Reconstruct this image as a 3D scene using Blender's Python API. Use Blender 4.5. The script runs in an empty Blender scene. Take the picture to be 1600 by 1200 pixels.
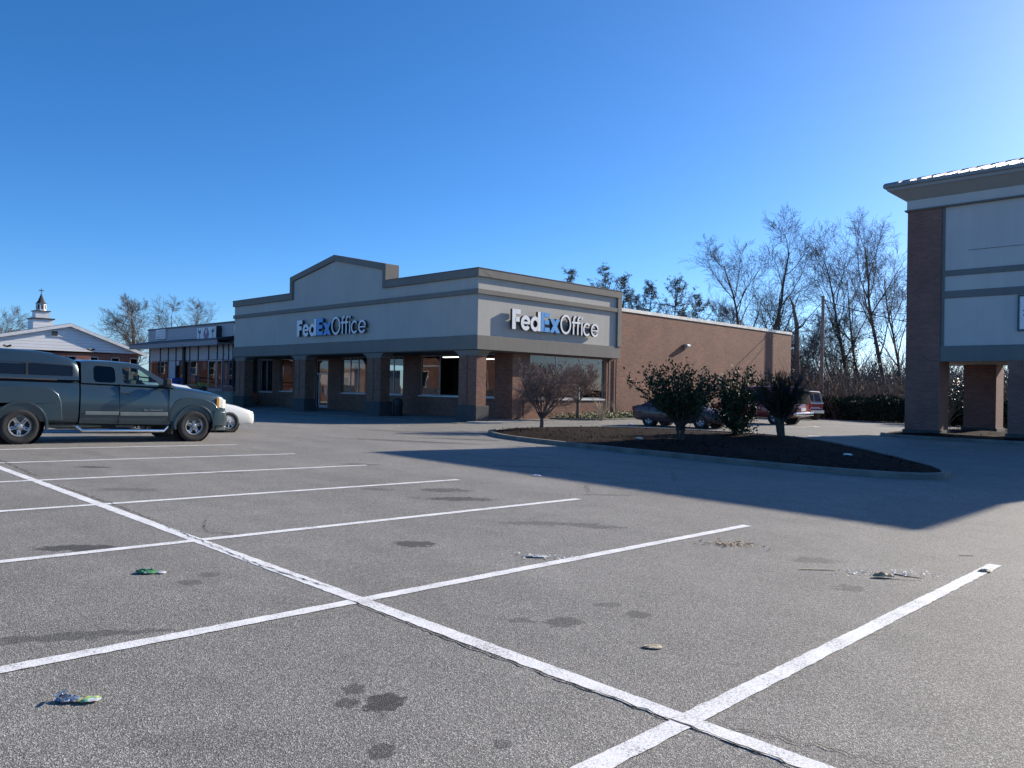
import bpy, bmesh, math, random
from mathutils import Vector, Matrix, noise as mnoise
from mathutils.geometry import tessellate_polygon
R = math.radians
sc = bpy.context.scene
COL = sc.collection
# ------------------------------------------------------------------ terrain
GX, GY = -0.018346575745548193, 0.011466503325489402
def ss(a, b, x):
    t = min(1, max(0, (x-a)/(b-a))); return t*t*(3-2*t)
def gz(x, y):
    X = min(max(x, -25), 300); Y = min(max(y, -25), 110)
    w = 1-ss(12, 22, x)
    return w*(GX*X+GY*Y)+(1-w)*(-.17+.12*ss(24, 30, x)-.0117*min(70, max(0, x-38)))
# ------------------------------------------------------------------ materials
def nt(name):
    m = bpy.data.materials.new(name); m.use_nodes = True
    t = m.node_tree; b = t.nodes['Principled BSDF']
    return m, t, b
def N(t, ty, **k):
    n = t.nodes.new(ty)
    for a, v in k.items():
        if a.startswith('i_'): n.inputs[a[2:].replace('_', ' ')].default_value = v
        else: setattr(n, a, v)
    return n
def L(t, a, b): t.links.new(a, b)
def ramp(t, fac, stops):
    n = t.nodes.new('ShaderNodeValToRGB'); e = n.color_ramp.elements
    while len(e) < len(stops): e.new(0.5)
    for i, (p, c) in enumerate(stops):
        e[i].position = p; e[i].color = (c, c, c, 1) if isinstance(c, (int, float)) else (*c, 1)
    L(t, fac, n.inputs[0]); return n.outputs[0]
def mixc(t, fac, a, b, mode='MIX'):
    n = t.nodes.new('ShaderNodeMix'); n.data_type = 'RGBA'; n.blend_type = mode
    for s, v in ((0, fac), (6, a), (7, b)):
        if hasattr(v, 'links'): L(t, v, n.inputs[s])
        elif isinstance(v, (int, float)): n.inputs[s].default_value = v
        else: n.inputs[s].default_value = (*v, 1)
    return n.outputs[2]
def math_(t, op, a, b=None, c=None):
    n = t.nodes.new('ShaderNodeMath'); n.operation = op
    for i, v in enumerate((a, b, c)):
        if v is None: continue
        if hasattr(v, 'links'): L(t, v, n.inputs[i])
        else: n.inputs[i].default_value = v
    return n.outputs[0]
def coords(t, kind='Object'):
    n = t.nodes.new('ShaderNodeTexCoord'); return n.outputs[kind]
def pos(t): return t.nodes.new('ShaderNodeNewGeometry').outputs['Position']
def noise(t, vec, scale, detail=4, rough=.55):
    n = N(t, 'ShaderNodeTexNoise'); n.inputs['Scale'].default_value = scale; n.inputs['Detail'].default_value = detail
    n.inputs['Roughness'].default_value = rough; L(t, vec, n.inputs['Vector']); return n.outputs['Fac']
def voro(t, vec, scale, out='Color'):
    n = N(t, 'ShaderNodeTexVoronoi'); n.inputs['Scale'].default_value = scale; L(t, vec, n.inputs['Vector']); return n.outputs[out]
def bump(t, b, h, strength=.3, dist=.01):
    n = N(t, 'ShaderNodeBump'); n.inputs['Strength'].default_value = strength; n.inputs['Distance'].default_value = dist
    L(t, h, n.inputs['Height']); L(t, n.outputs[0], b.inputs['Normal'])
def plain(name, col, rough=.6, metal=0, var=.12, scale=3., coat=0, spec=.5, bmp=0, bscale=40, emit=None):
    m, t, b = nt(name)
    b.inputs['Roughness'].default_value = rough; b.inputs['Metallic'].default_value = metal
    b.inputs['Coat Weight'].default_value = coat; b.inputs['Coat Roughness'].default_value = .05; b.inputs['Specular IOR Level'].default_value = spec
    p = coords(t)
    if var:
        f = noise(t, p, scale, 5)
        lo = tuple(c*(1-var) for c in col); hi = tuple(min(1, c*(1+var)) for c in col)
        L(t, ramp(t, f, [(.3, lo), (.7, hi)]), b.inputs['Base Color'])
    else: b.inputs['Base Color'].default_value = (*col, 1)
    if bmp: bump(t, b, noise(t, p, bscale, 3), bmp, .01)
    if emit:
        b.inputs['Emission Color'].default_value = (*col, 1); b.inputs['Emission Strength'].default_value = emit
    return m
def brickmat(name, c1, c2, mort, bw=.21, bh=.075, dirt=.25):
    m, t, b = nt(name); uv = coords(t, 'UV')
    n = N(t, 'ShaderNodeTexBrick'); L(t, uv, n.inputs['Vector'])
    n.inputs['Color1'].default_value = (*c1, 1); n.inputs['Color2'].default_value = (*c2, 1); n.inputs['Mortar'].default_value = (*mort, 1)
    n.inputs['Scale'].default_value = 1; n.inputs['Brick Width'].default_value = bw; n.inputs['Row Height'].default_value = bh
    n.inputs['Mortar Size'].default_value = .006; n.inputs['Mortar Smooth'].default_value = .2; n.inputs['Bias'].default_value = -.1
    f = noise(t, uv, .6, 6, .65); d = ramp(t, f, [(.3, 1-dirt), (.7, 1.0+dirt*.4)])
    L(t, mixc(t, 1, n.outputs['Color'], d, 'MULTIPLY'), b.inputs['Base Color'])
    b.inputs['Roughness'].default_value = .85
    inv = math_(t, 'SUBTRACT', 1, n.outputs['Fac']); bump(t, b, inv, .5, .006)
    return m
def stucco(name, col, dirt=.1):
    m, t, b = nt(name); p = coords(t)
    f = noise(t, p, .5, 6, .65)
    mp = N(t, 'ShaderNodeMapping'); mp.inputs['Scale'].default_value = (2.5, 2.5, .25); L(t, p, mp.inputs['Vector'])
    s = noise(t, mp.outputs[0], 1.5, 4)
    g = math_(t, 'ADD', math_(t, 'MULTIPLY', f, .6), math_(t, 'MULTIPLY', s, .4))
    L(t, ramp(t, g, [(.32, tuple(c*(1-dirt) for c in col)), (.62, tuple(c*(1+dirt*.5) for c in col))]), b.inputs['Base Color'])
    b.inputs['Roughness'].default_value = .9; bump(t, b, noise(t, p, 90, 2), .25, .006)
    return m
def glassmat(name, tint=(.45, .5, .5), ior=1.5, boost=1.0):
    m = bpy.data.materials.new(name); m.use_nodes = True; t = m.node_tree; t.nodes.clear()
    o = t.nodes.new('ShaderNodeOutputMaterial'); mx = t.nodes.new('ShaderNodeMixShader')
    tr = t.nodes.new('ShaderNodeBsdfTransparent'); tr.inputs[0].default_value = (*tint, 1)
    gl = t.nodes.new('ShaderNodeBsdfGlossy'); gl.inputs['Roughness'].default_value = .012; gl.inputs[0].default_value = (.95, .97, 1, 1)
    fr = t.nodes.new('ShaderNodeFresnel'); fr.inputs[0].default_value = ior
    wv = noise(t, coords(t), 1.2, 1)
    bp = N(t, 'ShaderNodeBump'); bp.inputs['Strength'].default_value = .04; bp.inputs['Distance'].default_value = .05; L(t, wv, bp.inputs['Height'])
    L(t, bp.outputs[0], gl.inputs['Normal'])
    geo = t.nodes.new('ShaderNodeNewGeometry'); f = math_(t, 'MULTIPLY', fr.outputs[0], boost); f = math_(t, 'MULTIPLY', math_(t, 'MINIMUM', f, 1.0), math_(t, 'SUBTRACT', 1.0, geo.outputs['Backfacing']))
    L(t, f, mx.inputs[0]); L(t, tr.outputs[0], mx.inputs[1]); L(t, gl.outputs[0], mx.inputs[2]); L(t, mx.outputs[0], o.inputs[0])
    return m
def barkmat(name, col):
    return plain(name, col, .9, var=.35, scale=2.5)
def leafmat(name, a, b_, rough=.55, spec=.3):
    m, t, b = nt(name); f = noise(t, coords(t), 1.6, 3)
    g = t.nodes.new('ShaderNodeNewGeometry')
    w = math_(t, 'ADD', math_(t, 'MULTIPLY', f, .7), math_(t, 'MULTIPLY', g.outputs['Random Per Island'], .5))
    L(t, ramp(t, w, [(.3, a), (.8, b_)]), b.inputs['Base Color']); b.inputs['Roughness'].default_value = rough
    b.inputs['Specular IOR Level'].default_value = spec
    return m
M = {}
M['brick'] = brickmat('brick', (.265, .115, .066), (.16, .07, .046), (.23, .18, .145))
M['brickB'] = brickmat('brick_dark', (.25, .115, .085), (.19, .085, .065), (.22, .18, .16))
M['brickC'] = brickmat('brick_red', (.26, .10, .07), (.20, .075, .055), (.25, .2, .17))
M['stucco'] = stucco('stucco_light', (.46, .44, .395), .10)
M['trim'] = stucco('stucco_trim', (.205, .19, .165), .12)
M['stuccoB'] = stucco('stucco_gray', (.53, .51, .48), .08)
M['trimB'] = stucco('stucco_trim_gray', (.17, .175, .165), .12)
M['coping'] = plain('coping_metal', (.55, .52, .47), .45, .3, .2)
M['copdark'] = plain('coping_dark', (.05, .05, .055), .5, .2)
M['alu'] = plain('window_aluminium', (.36, .37, .38), .4, .5, .08)
M['sill'] = plain('sill_white', (.7, .69, .66), .6)
M['barkS'] = plain('bark_shrub', (.06, .05, .038), .9, var=.35, scale=6)
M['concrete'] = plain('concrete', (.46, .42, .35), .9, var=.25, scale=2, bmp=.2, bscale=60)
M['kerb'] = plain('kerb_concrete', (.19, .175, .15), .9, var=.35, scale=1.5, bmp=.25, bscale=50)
M['darkbase'] = plain('dark_base', (.06, .057, .055), .8, var=.2)
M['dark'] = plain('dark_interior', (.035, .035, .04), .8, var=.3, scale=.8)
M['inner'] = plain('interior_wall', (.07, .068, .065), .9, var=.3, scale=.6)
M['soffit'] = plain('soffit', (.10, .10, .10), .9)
M['lamp'] = plain('ceiling_tube', (1, .96, .88), .4, var=0, emit=5)
M['glass'] = glassmat('shop_glass', (.62, .66, .66), 1.5, 1.4)
M['carglass'] = glassmat('car_glass', (.72, .80, .76), 1.5)
M['tint'] = glassmat('tinted_glass', (.06, .07, .07), 1.5)
M['black'] = plain('black_plastic', (.02, .02, .022), .5)
M['rubber'] = plain('rubber', (.028, .027, .026), .85, var=.3, scale=12)
M['alloy'] = plain('alloy', (.40, .40, .41), .36, .85, .15, 8)
M['chrome'] = plain('chrome', (.75, .76, .78), .15, 1, 0)
M['white'] = plain('white_paint', (.72, .72, .71), .5)
M['siding'] = None
M['signface'] = plain('sign_white', (.80, .80, .80), .4, var=.04)
M['signblue'] = plain('sign_blue', (.045, .30, .66), .4, var=.05)
M['signside'] = plain('sign_return', (.035, .035, .045), .5)
M['roofshingle'] = plain('roof_shingle', (.05, .05, .055), .9, var=.25, scale=5)
def siding(name, col, h=.2):
    m, t, b = nt(name); p = coords(t); s = N(t, 'ShaderNodeSeparateXYZ'); L(t, p, s.inputs[0])
    f = math_(t, 'FRACT', math_(t, 'DIVIDE', s.outputs[2], h))
    n = noise(t, p, .8, 5)
    c = ramp(t, n, [(.3, tuple(x*.9 for x in col)), (.7, col)])
    k = ramp(t, f, [(0, .55), (.07, .6), (.12, 1.0), (1, .97)])
    L(t, mixc(t, 1, c, k, 'MULTIPLY'), b.inputs['Base Color']); b.inputs['Roughness'].default_value = .6
    bump(t, b, math_(t, 'SUBTRACT', 1, f), .6, .02)
    return m
M['siding'] = siding('white_siding', (.82, .82, .82), .28)
M['sidingC'] = siding('gray_siding', (.42, .41, .42), .16)
M['panelC'] = plain('panel_gray', (.50, .49, .49), .7, var=.1)
def carpaint(name, col, metal=.55, rough=.35):
    m, t, b = nt(name); p = coords(t)
    f = noise(t, p, 2.0, 5); d = N(t, 'ShaderNodeSeparateXYZ'); L(t, p, d.inputs[0])
    dirt = math_(t, 'MULTIPLY', ramp(t, f, [(.35, 0.), (.75, 1.)]), .12)
    low = math_(t, 'MULTIPLY', ramp(t, d.outputs[2], [(.25, 1.), (.8, 0.)]), .3)
    a = math_(t, 'ADD', dirt, math_(t, 'MULTIPLY', low, f))
    L(t, mixc(t, a, col, (.14, .13, .12)), b.inputs['Base Color'])
    b.inputs['Metallic'].default_value = metal; b.inputs['Roughness'].default_value = rough
    b.inputs['Coat Weight'].default_value = .7; b.inputs['Coat Roughness'].default_value = .08
    return m
M['truck'] = carpaint('truck_paint', (.034, .066, .083))
M['cap'] = carpaint('cap_paint', (.03, .06, .079))
M['molding'] = plain('molding_gray', (.17, .19, .18), .45, .3)
M['whitecar'] = carpaint('white_car_paint', (.72, .72, .70), 0, .3)
M['maroon'] = carpaint('maroon_paint', (.045, .004, .008), .1, .5)
M['red'] = carpaint('red_paint', (.24, .014, .018), .3)
M['redlens'] = plain('red_lens', (.35, .01, .01), .2, var=0)
M['amber'] = plain('amber_lens', (.75, .32, .04), .2, var=.1)
M['clearlens'] = plain('clear_lens', (.75, .74, .68), .12, .2, var=.2, scale=15)
M['barkA'] = barkmat('bark_brown', (.13, .105, .085)); M['barkB'] = barkmat('bark_gray', (.17, .15, .135)); M['twig'] = barkmat('twig_brown', (.27, .19, .15))
M['barkR'] = barkmat('bark_red', (.19, .12, .095)); M['dry'] = barkmat('dry_stem', (.17, .125, .085))
M['drypale'] = barkmat('dry_stem_pale', (.46, .37, .26)); M['ivy'] = leafmat('ivy_leaf', (.025, .035, .02), (.05, .06, .03))
M['leafS'] = leafmat('shrub_leaf', (.010, .020, .010), (.05, .072, .028), .6, .2); M['leafD'] = leafmat('shrub_leaf_dark', (.022, .03, .024), (.045, .06, .04))
M['needle'] = leafmat('pine_needle', (.08, .095, .065), (.19, .18, .13)); M['cover'] = leafmat('ground_cover_leaf', (.07, .10, .03), (.20, .22, .08))
M['farwood'] = barkmat('far_bark', (.10, .095, .10)); M['hedge'] = leafmat('hedge_leaf', (.02, .028, .018), (.045, .055, .032), .9, .08); M['pole'] = barkmat('pole_wood', (.26, .20, .16))
M['wire'] = plain('wire_black', (.02, .02, .02), .6, var=0)
M['yellowleaf'] = leafmat('yellow_leaf', (.3, .22, .04), (.5, .38, .1)); M['bluebin'] = plain('blue_plastic', (.02, .08, .4), .5)
M['leafbrown'] = leafmat('brown_leaf', (.12, .06, .03), (.16, .09, .05), .95, .05)

# asphalt with stains --------------------------------------------------
STAINS = [(2.36,7.79,.42,.12,.5,.75),(5.02,6.21,.27,.13,.3,.75),(8.09,9.28,.5,.2,.4,.6),(7.62,8.45,.75,.16,.35,.7),(2.36,3.16,.13,.10,.9,.8),(2.36,3.40,.08,.06,.2,.6),
 (2.24,3.27,.10,.05,.4,.6),(4.14,3.51,.20,.09,.9,.55),(3.95,3.69,.13,.05,.3,.45),(4.73,3.28,.11,.07,.2,.5),(4.75,3.59,.13,.06,.6,.4),(2.64,6.0,.12,.07,.4,.45),(2.84,6.16,.12,.06,.4,.4),
 (4.64,14.56,.35,.12,.2,.7),(4.12,11.48,.5,.14,.3,.35),(14.9,18.6,2.6,.35,-.1,.55),(17.4,19.3,1.9,.3,-.1,.6),(7.39,6.03,.4,.13,.3,.5),(7.5,5.78,.35,.1,.1,.5),(7.1,6.32,.6,.12,.3,.42),
 (6.87,2.62,.22,.1,.4,.45),(1.5,5.19,.7,.06,.9,.5),(2.05,2.75,.07,.05,.1,.6),(1.55,3.3,.35,.12,.2,.2),(7.2,9.9,.3,.1,.2,.4),(10.0,7.6,.5,.1,.3,.35),(18.5,24.0,2.2,.3,.1,.45),(9.2,13.2,.5,.18,.1,.4),
 (2.5,2.45,.05,.04,.1,.5),(1.65,2.5,.06,.05,.3,.5),(6.2,13.0,.6,.15,.2,.35),(7.8,3.3,.3,.12,.3,.4),(12.2,11.4,1.2,.2,.1,.3)]
def asphalt():
    m, t, b = nt('asphalt'); p = pos(t)
    base = noise(t, p, .35, 6, .6); mid = noise(t, p, 2.2, 5, .6)
    v = N(t, 'ShaderNodeTexVoronoi'); v.inputs['Scale'].default_value = 165; L(t, p, v.inputs['Vector'])
    sx = N(t, 'ShaderNodeSeparateColor'); L(t, v.outputs['Color'], sx.inputs[0])
    fine = noise(t, p, 90, 3, .7)
    st = ramp(t, sx.outputs[0], [(0, .035), (.42, .13), (.75, .235), (1, .56)])
    st2 = mixc(t, .35, st, ramp(t, fine, [(.3, .06), (.7, .33)]))
    k = math_(t, 'ADD', math_(t, 'MULTIPLY', base, .55), math_(t, 'MULTIPLY', mid, .45))
    c = mixc(t, 1, st2, ramp(t, k, [(.3, (.92, .88, .80)), (.7, (1.32, 1.26, 1.15))]), 'MULTIPLY')
    # stretched streaks from traffic
    mp = N(t, 'ShaderNodeMapping'); mp.inputs['Scale'].default_value = (.9, .12, 1); mp.inputs['Rotation'].default_value = (0, 0, R(8)); L(t, p, mp.inputs['Vector'])
    c = mixc(t, 1, c, ramp(t, noise(t, mp.outputs[0], 1.2, 5, .6), [(.3, .9), (.7, 1.07)]), 'MULTIPLY')
    sep = N(t, 'ShaderNodeSeparateXYZ'); L(t, p, sep.inputs[0])
    wob = noise(t, p, 5.0, 4, .65); wob2 = noise(t, p, 15.0, 3, .6)
    w = math_(t, 'ADD', math_(t, 'MULTIPLY', wob, 1.9), math_(t, 'MULTIPLY', wob2, 2.0))
    dark = None
    for (x, y, a, bb, ang, s) in STAINS:
        ca, sa = math.cos(ang-.77), math.sin(ang-.77)   # long axis roughly across the view
        ca, sa = math.cos(-.77+ang*.4), math.sin(-.77+ang*.4)
        dx = math_(t, 'SUBTRACT', sep.outputs[0], x); dy = math_(t, 'SUBTRACT', sep.outputs[1], y)
        u = math_(t, 'ADD', math_(t, 'MULTIPLY', dx, ca/a), math_(t, 'MULTIPLY', dy, sa/a))
        q = math_(t, 'ADD', math_(t, 'MULTIPLY', dx, -sa/bb/1.6), math_(t, 'MULTIPLY', dy, ca/bb/1.6))
        d = math_(t, 'ADD', math_(t, 'MULTIPLY', u, u), math_(t, 'MULTIPLY', q, q))
        e = math_(t, 'SUBTRACT', 2.65, math_(t, 'ADD', d, w))
        e = math_(t, 'MULTIPLY', math_(t, 'MINIMUM', math_(t, 'MAXIMUM', math_(t, 'MULTIPLY', e, 4.5), 0), 1), s)
        dark = e if dark is None else math_(t, 'MAXIMUM', dark, e)
    c = mixc(t, math_(t, 'MULTIPLY', dark, .95), c, (.022, .021, .02))
    # beyond the lot: rough grass and soil
    gx_ = ramp(t, math_(t, 'ADD', math_(t, 'DIVIDE', sep.outputs[0], 400), .5), [(.665, 0.), (.667, 1.)])
    soil = ramp(t, noise(t, p, 1.3, 6, .7), [(.3, (.05, .045, .025)), (.7, (.16, .13, .07))])
    c = mixc(t, gx_, c, soil)
    L(t, c, b.inputs['Base Color']); b.inputs['Roughness'].default_value = .80; b.inputs['Specular IOR Level'].default_value = .35
    h = math_(t, 'ADD', v.outputs['Distance'], math_(t, 'MULTIPLY', fine, .5)); bump(t, b, h, .55, .006)
    return m
M['asphalt'] = asphalt()
def roadpaint():
    m, t, b = nt('road_paint'); p = pos(t)
    f = noise(t, p, 70, 4, .75); g = noise(t, p, 4, 4, .6)
    s = math_(t, 'ADD', math_(t, 'MULTIPLY', f, .8), math_(t, 'MULTIPLY', g, .35))
    c = ramp(t, s, [(.42, (.16, .155, .15)), (.5, (.55, .55, .55)), (.62, (.80, .80, .80))])
    L(t, c, b.inputs['Base Color']); b.inputs['Roughness'].default_value = .8; bump(t, b, f, .5, .006)
    return m
M['paint'] = roadpaint()
M['crack'] = plain('crack_tar', (.02, .02, .02), .9, var=.2)
def mulchmat():
    m, t, b = nt('mulch'); p = pos(t); v = voro(t, p, 22); s = N(t, 'ShaderNodeSeparateColor'); L(t, v, s.inputs[0])
    c = ramp(t, s.outputs[0], [(0, (.008, .005, .004)), (.6, (.017, .011, .009)), (.95, (.04, .025, .018)), (1, (.10, .07, .055))])
    L(t, c, b.inputs['Base Color']); b.inputs['Roughness'].default_value = .95; b.inputs['Specular IOR Level'].default_value = .08; bump(t, b, noise(t, p, 18, 5, .75), .8, .05)
    return m
M['mulch'] = mulchmat()

# ------------------------------------------------------------------ mesh builder
class MB:
    def __init__(s): s.v = []; s.f = []; s.m = []; s.cur = 0
    def face(s, pts):
        n = len(s.v); s.v += [tuple(p) for p in pts]; s.f.append(tuple(range(n, n+len(pts)))); s.m.append(s.cur)
    def box(s, x0, x1, y0, y1, z0, z1):
        if x0 > x1: x0, x1 = x1, x0
        if y0 > y1: y0, y1 = y1, y0
        n = len(s.v)
        s.v += [(x0,y0,z0),(x1,y0,z0),(x1,y1,z0),(x0,y1,z0),(x0,y0,z1),(x1,y0,z1),(x1,y1,z1),(x0,y1,z1)]
        for q in ((0,3,2,1),(4,5,6,7),(0,1,5,4),(1,2,6,5),(2,3,7,6),(3,0,4,7)): s.f.append(tuple(n+i for i in q)); s.m.append(s.cur)
        return s
    def plate(s, outer, holes, fn, w0, w1, mside=None):
        loops = [outer]+list(holes); flat = [p for l in loops for p in l]
        tri = tessellate_polygon([[Vector((a, b, 0)) for a, b in l] for l in loops])
        n = len(s.v)
        A = [fn(a, b, w0) for a, b in flat]; B = [fn(a, b, w1) for a, b in flat]
        s.v += [tuple(p) for p in A]+[tuple(p) for p in B]; k = len(flat)
        for a, b, c in tri:
            s.f.append((n+a, n+b, n+c)); s.m.append(s.cur); s.f.append((n+k+c, n+k+b, n+k+a)); s.m.append(s.cur)
        o = 0
        for l in loops:
            for i in range(len(l)):
                a = o+i; b = o+(i+1) % len(l); s.f.append((n+a, n+b, n+k+b, n+k+a)); s.m.append(s.cur if mside is None else mside)
            o += len(l)
        return s
    def tube(s, path, rad, k=6, cap=True, twist=0):
        n0 = len(s.v); path = [Vector(p) for p in path]
        for i, p in enumerate(path):
            d = (path[min(i+1, len(path)-1)]-path[max(i-1, 0)])
            if d.length < 1e-9: d = Vector((0, 0, 1))
            d.normalize(); u = d.orthogonal() if abs(d.z) > .95 else d.cross(Vector((0, 0, 1))); u.normalize(); w = d.cross(u)
            r = rad[i] if hasattr(rad, '__len__') else rad
            for j in range(k):
                a = 2*math.pi*j/k+twist; s.v.append(tuple(p+u*(r*math.cos(a))+w*(r*math.sin(a))))
        for i in range(len(path)-1):
            for j in range(k):
                a = n0+i*k+j; b = n0+i*k+(j+1) % k; s.f.append((a, b, b+k, a+k)); s.m.append(s.cur)
        if cap:
            s.f.append(tuple(n0+j for j in reversed(range(k)))); s.m.append(s.cur)
            e = n0+(len(path)-1)*k; s.f.append(tuple(e+j for j in range(k))); s.m.append(s.cur)
        return s
    def lathe(s, prof, k=32, fn=lambda a, r, h: (r*math.cos(a), h, r*math.sin(a))):
        n0 = len(s.v)
        for (r, h) in prof:
            for j in range(k): s.v.append(tuple(fn(2*math.pi*j/k, r, h)))
        for i in range(len(prof)-1):
            for j in range(k):
                a = n0+i*k+j; b = n0+i*k+(j+1) % k; s.f.append((a, b, b+k, a+k)); s.m.append(s.cur)
        return s
    def rings(s, rings, closed=True, caps=True):
        n0 = len(s.v); k = len(rings[0])
        for r in rings: s.v += [tuple(p) for p in r]
        for i in range(len(rings)-1):
            for j in range(k if closed else k-1):
                a = n0+i*k+j; b = n0+i*k+(j+1) % k; s.f.append((a, b, b+k, a+k)); s.m.append(s.cur)
        if caps:
            s.f.append(tuple(n0+j for j in reversed(range(k)))); s.m.append(s.cur)
            e = n0+(len(rings)-1)*k; s.f.append(tuple(e+j for j in range(k))); s.m.append(s.cur)
        return s
    def quadleaf(s, p, u, w):
        n = len(s.v); s.v += [tuple(p), tuple(p+u*.5+w*.5), tuple(p+u), tuple(p+u*.5-w*.5)]; s.f.append((n, n+1, n+2, n+3)); s.m.append(s.cur)
    def build(s, name, mats, parent=None, smooth=None, bevel=0, fix=True, segs=2):
        if not isinstance(mats, (list, tuple)): mats = [mats]
        o_ = parent.get('_o') if parent is not None else None
        off = Vector(o_) if o_ is not None else Vector((0, 0, 0))
        me = bpy.data.meshes.new(name); me.from_pydata([(x-off.x, y-off.y, z-off.z) for x, y, z in s.v], [], s.f)
        for m in mats: me.materials.append(m)
        me.polygons.foreach_set('material_index', s.m)
        if fix:
            bm = bmesh.new(); bm.from_mesh(me); bmesh.ops.remove_doubles(bm, verts=bm.verts, dist=1e-5); bmesh.ops.recalc_face_normals(bm, faces=bm.faces); bm.to_mesh(me); bm.free()
            uv = me.uv_layers.new(name='UVMap')
            vs = me.vertices; dat = uv.data
            for pl in me.polygons:
                n = pl.normal; ax = max(range(3), key=lambda i: abs(n[i]))
                for li in pl.loop_indices:
                    c = vs[me.loops[li].vertex_index].co+off
                    dat[li].uv = (c.y, c.z) if ax == 0 else ((c.x, c.z) if ax == 1 else (c.x, c.y))
        if smooth:
            me.polygons.foreach_set('use_smooth', [True]*len(me.polygons)); me.set_sharp_from_angle(angle=R(smooth))
        o = bpy.data.objects.new(name, me); COL.objects.link(o)
        if parent is not None:
            o.parent = parent
            if o_ is not None: o['_o'] = list(off)
        if bevel:
            b = o.modifiers.new('bevel', 'BEVEL'); b.width = bevel; b.segments = segs; b.limit_method = 'ANGLE'; b.angle_limit = R(40)
        return o
def tag(o, label, cat, group=None, kind=None):
    if label: o['label'] = label
    if cat: o['category'] = cat
    if group: o['group'] = group
    if kind: o['kind'] = kind
    return o
def thing(name, label, cat, loc=(0, 0, 0), rot=(0, 0, 0), group=None, world=False):
    o = bpy.data.objects.new(name, None); COL.objects.link(o); o.location = loc; o.rotation_euler = rot; o.empty_display_size = .2
    if world: o['_o'] = list(loc)
    return tag(o, label, cat, group)
# ================================================================== ground
def axis(spans):
    o = []
    for a, b, s in spans:
        n = max(1, round((b-a)/s)); o += [a+(b-a)*i/n for i in range(n)]
    return o+[spans[-1][1]]
gxs = axis([(-600, -60, 60), (-60, -10, 5), (-10, 70, .8), (70, 130, 6), (130, 800, 67)])
gys = axis([(-600, -40, 56), (-40, -6, 4), (-6, 50, .8), (50, 120, 5), (120, 800, 68)])
g = MB()
g.v = [(x, y, gz(x, y)) for x in gxs for y in gys]; ny = len(gys)
for i in range(len(gxs)-1):
    for j in range(ny-1):
        a = i*ny+j; g.f.append((a, a+ny, a+ny+1, a+1)); g.m.append(0)
ground = tag(g.build('ground', M['asphalt'], smooth=80, fix=False), None, None, kind='structure')
def strip(name, pts, w, mat, lift=.004, step=.5, jag=0, seed=0, edge=0):
    rnd = random.Random(seed); b = MB(); P = []
    for (a, c) in zip(pts[:-1], pts[1:]):
        a = Vector(a); c = Vector(c); n = max(1, int((c-a).length/step))
        P += [a+(c-a)*(i/n) for i in range(n)]
    P.append(Vector(pts[-1])); A = []; B_ = []
    for i, p in enumerate(P):
        d = (P[min(i+1, len(P)-1)]-P[max(0, i-1)]).normalized(); n = Vector((-d.y, d.x)); ww = w*.5
        j1 = rnd.uniform(-jag, jag); off = n*j1
        if jag: ww *= rnd.uniform(.3, 1.6)*(0.15 if i in (0, len(P)-1) else 1)
        for s, Q in ((1, A), (-1, B_)):
            q = p+off+n*((ww+rnd.uniform(-edge, edge))*s); Q.append((q.x, q.y, gz(q.x, q.y)+lift))
    for i in range(len(P)-1): b.face([A[i], B_[i], B_[i+1], A[i+1]])
    o = b.build(name, mat, ground, fix=False); return tag(o, None, None, kind='structure')
X0, Y0, SP = 3.364, 2.045, 2.743
strip('long_parking_line', [(X0, -.6), (X0, 34)], .125, M['paint'], .003, .06, 0, 1, .005)
for i in range(0, 11):
    e = 5.85+(.02*math.sin(i*3))
    strip('parking_line', [(X0-5.85, Y0+SP*i), (X0+e, Y0+SP*i)], .115, M['paint'], .0055, .06, 0, i, .005)
# painted arrows on the far drive
strip('painted_arrow', [(35.2, 16.9), (37.6, 16.3)], .16, M['paint'], .012); strip('painted_arrow', [(29.6, 12.9), (30.6, 11.6)], .35, M['paint'], .012)
strip('painted_arrow', [(37.6, 15.9), (38.4, 16.5)], .3, M['paint'], .016)
# cracks beside the long line and elsewhere
def crack(pts, w=.008, jag=.02, seed=1): strip('pavement_crack', pts, w, M['crack'], .007, .05, jag, seed)
crack([(X0-.075, -.3), (X0-.06, 2.3), (X0-.09, 3.6), (X0-.07, 4.9)], .012, .014, 2)
crack([(X0+.02, 5.2), (X0-.04, 6.3), (X0+.02, 7.6), (X0+.06, 8.6)], .010, .016, 3)
crack([(X0+.1, 8.8), (X0+.14, 10.4), (X0+.1, 12.4)], .012, .02, 4)
crack([(X0+.55, 8.6), (X0+.25, 7.9), (X0+.45, 7.6)], .008, .02, 5)
crack([(X0+.08, 1.9), (X0+.4, .9), (X0+.5, -.2)], .006, .03, 6)
crack([(9.9, 7.9), (10.8, 8.7), (12.9, 8.2), (14.6, 9.4)], .014, .05, 7)
crack([(X0+.15, 13.5), (X0+.3, 16), (X0+.1, 19)], .015, .04, 8)
crack([(7.6, 17.0), (9.5, 16.2), (11, 16.4)], .012, .06, 9)
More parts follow.
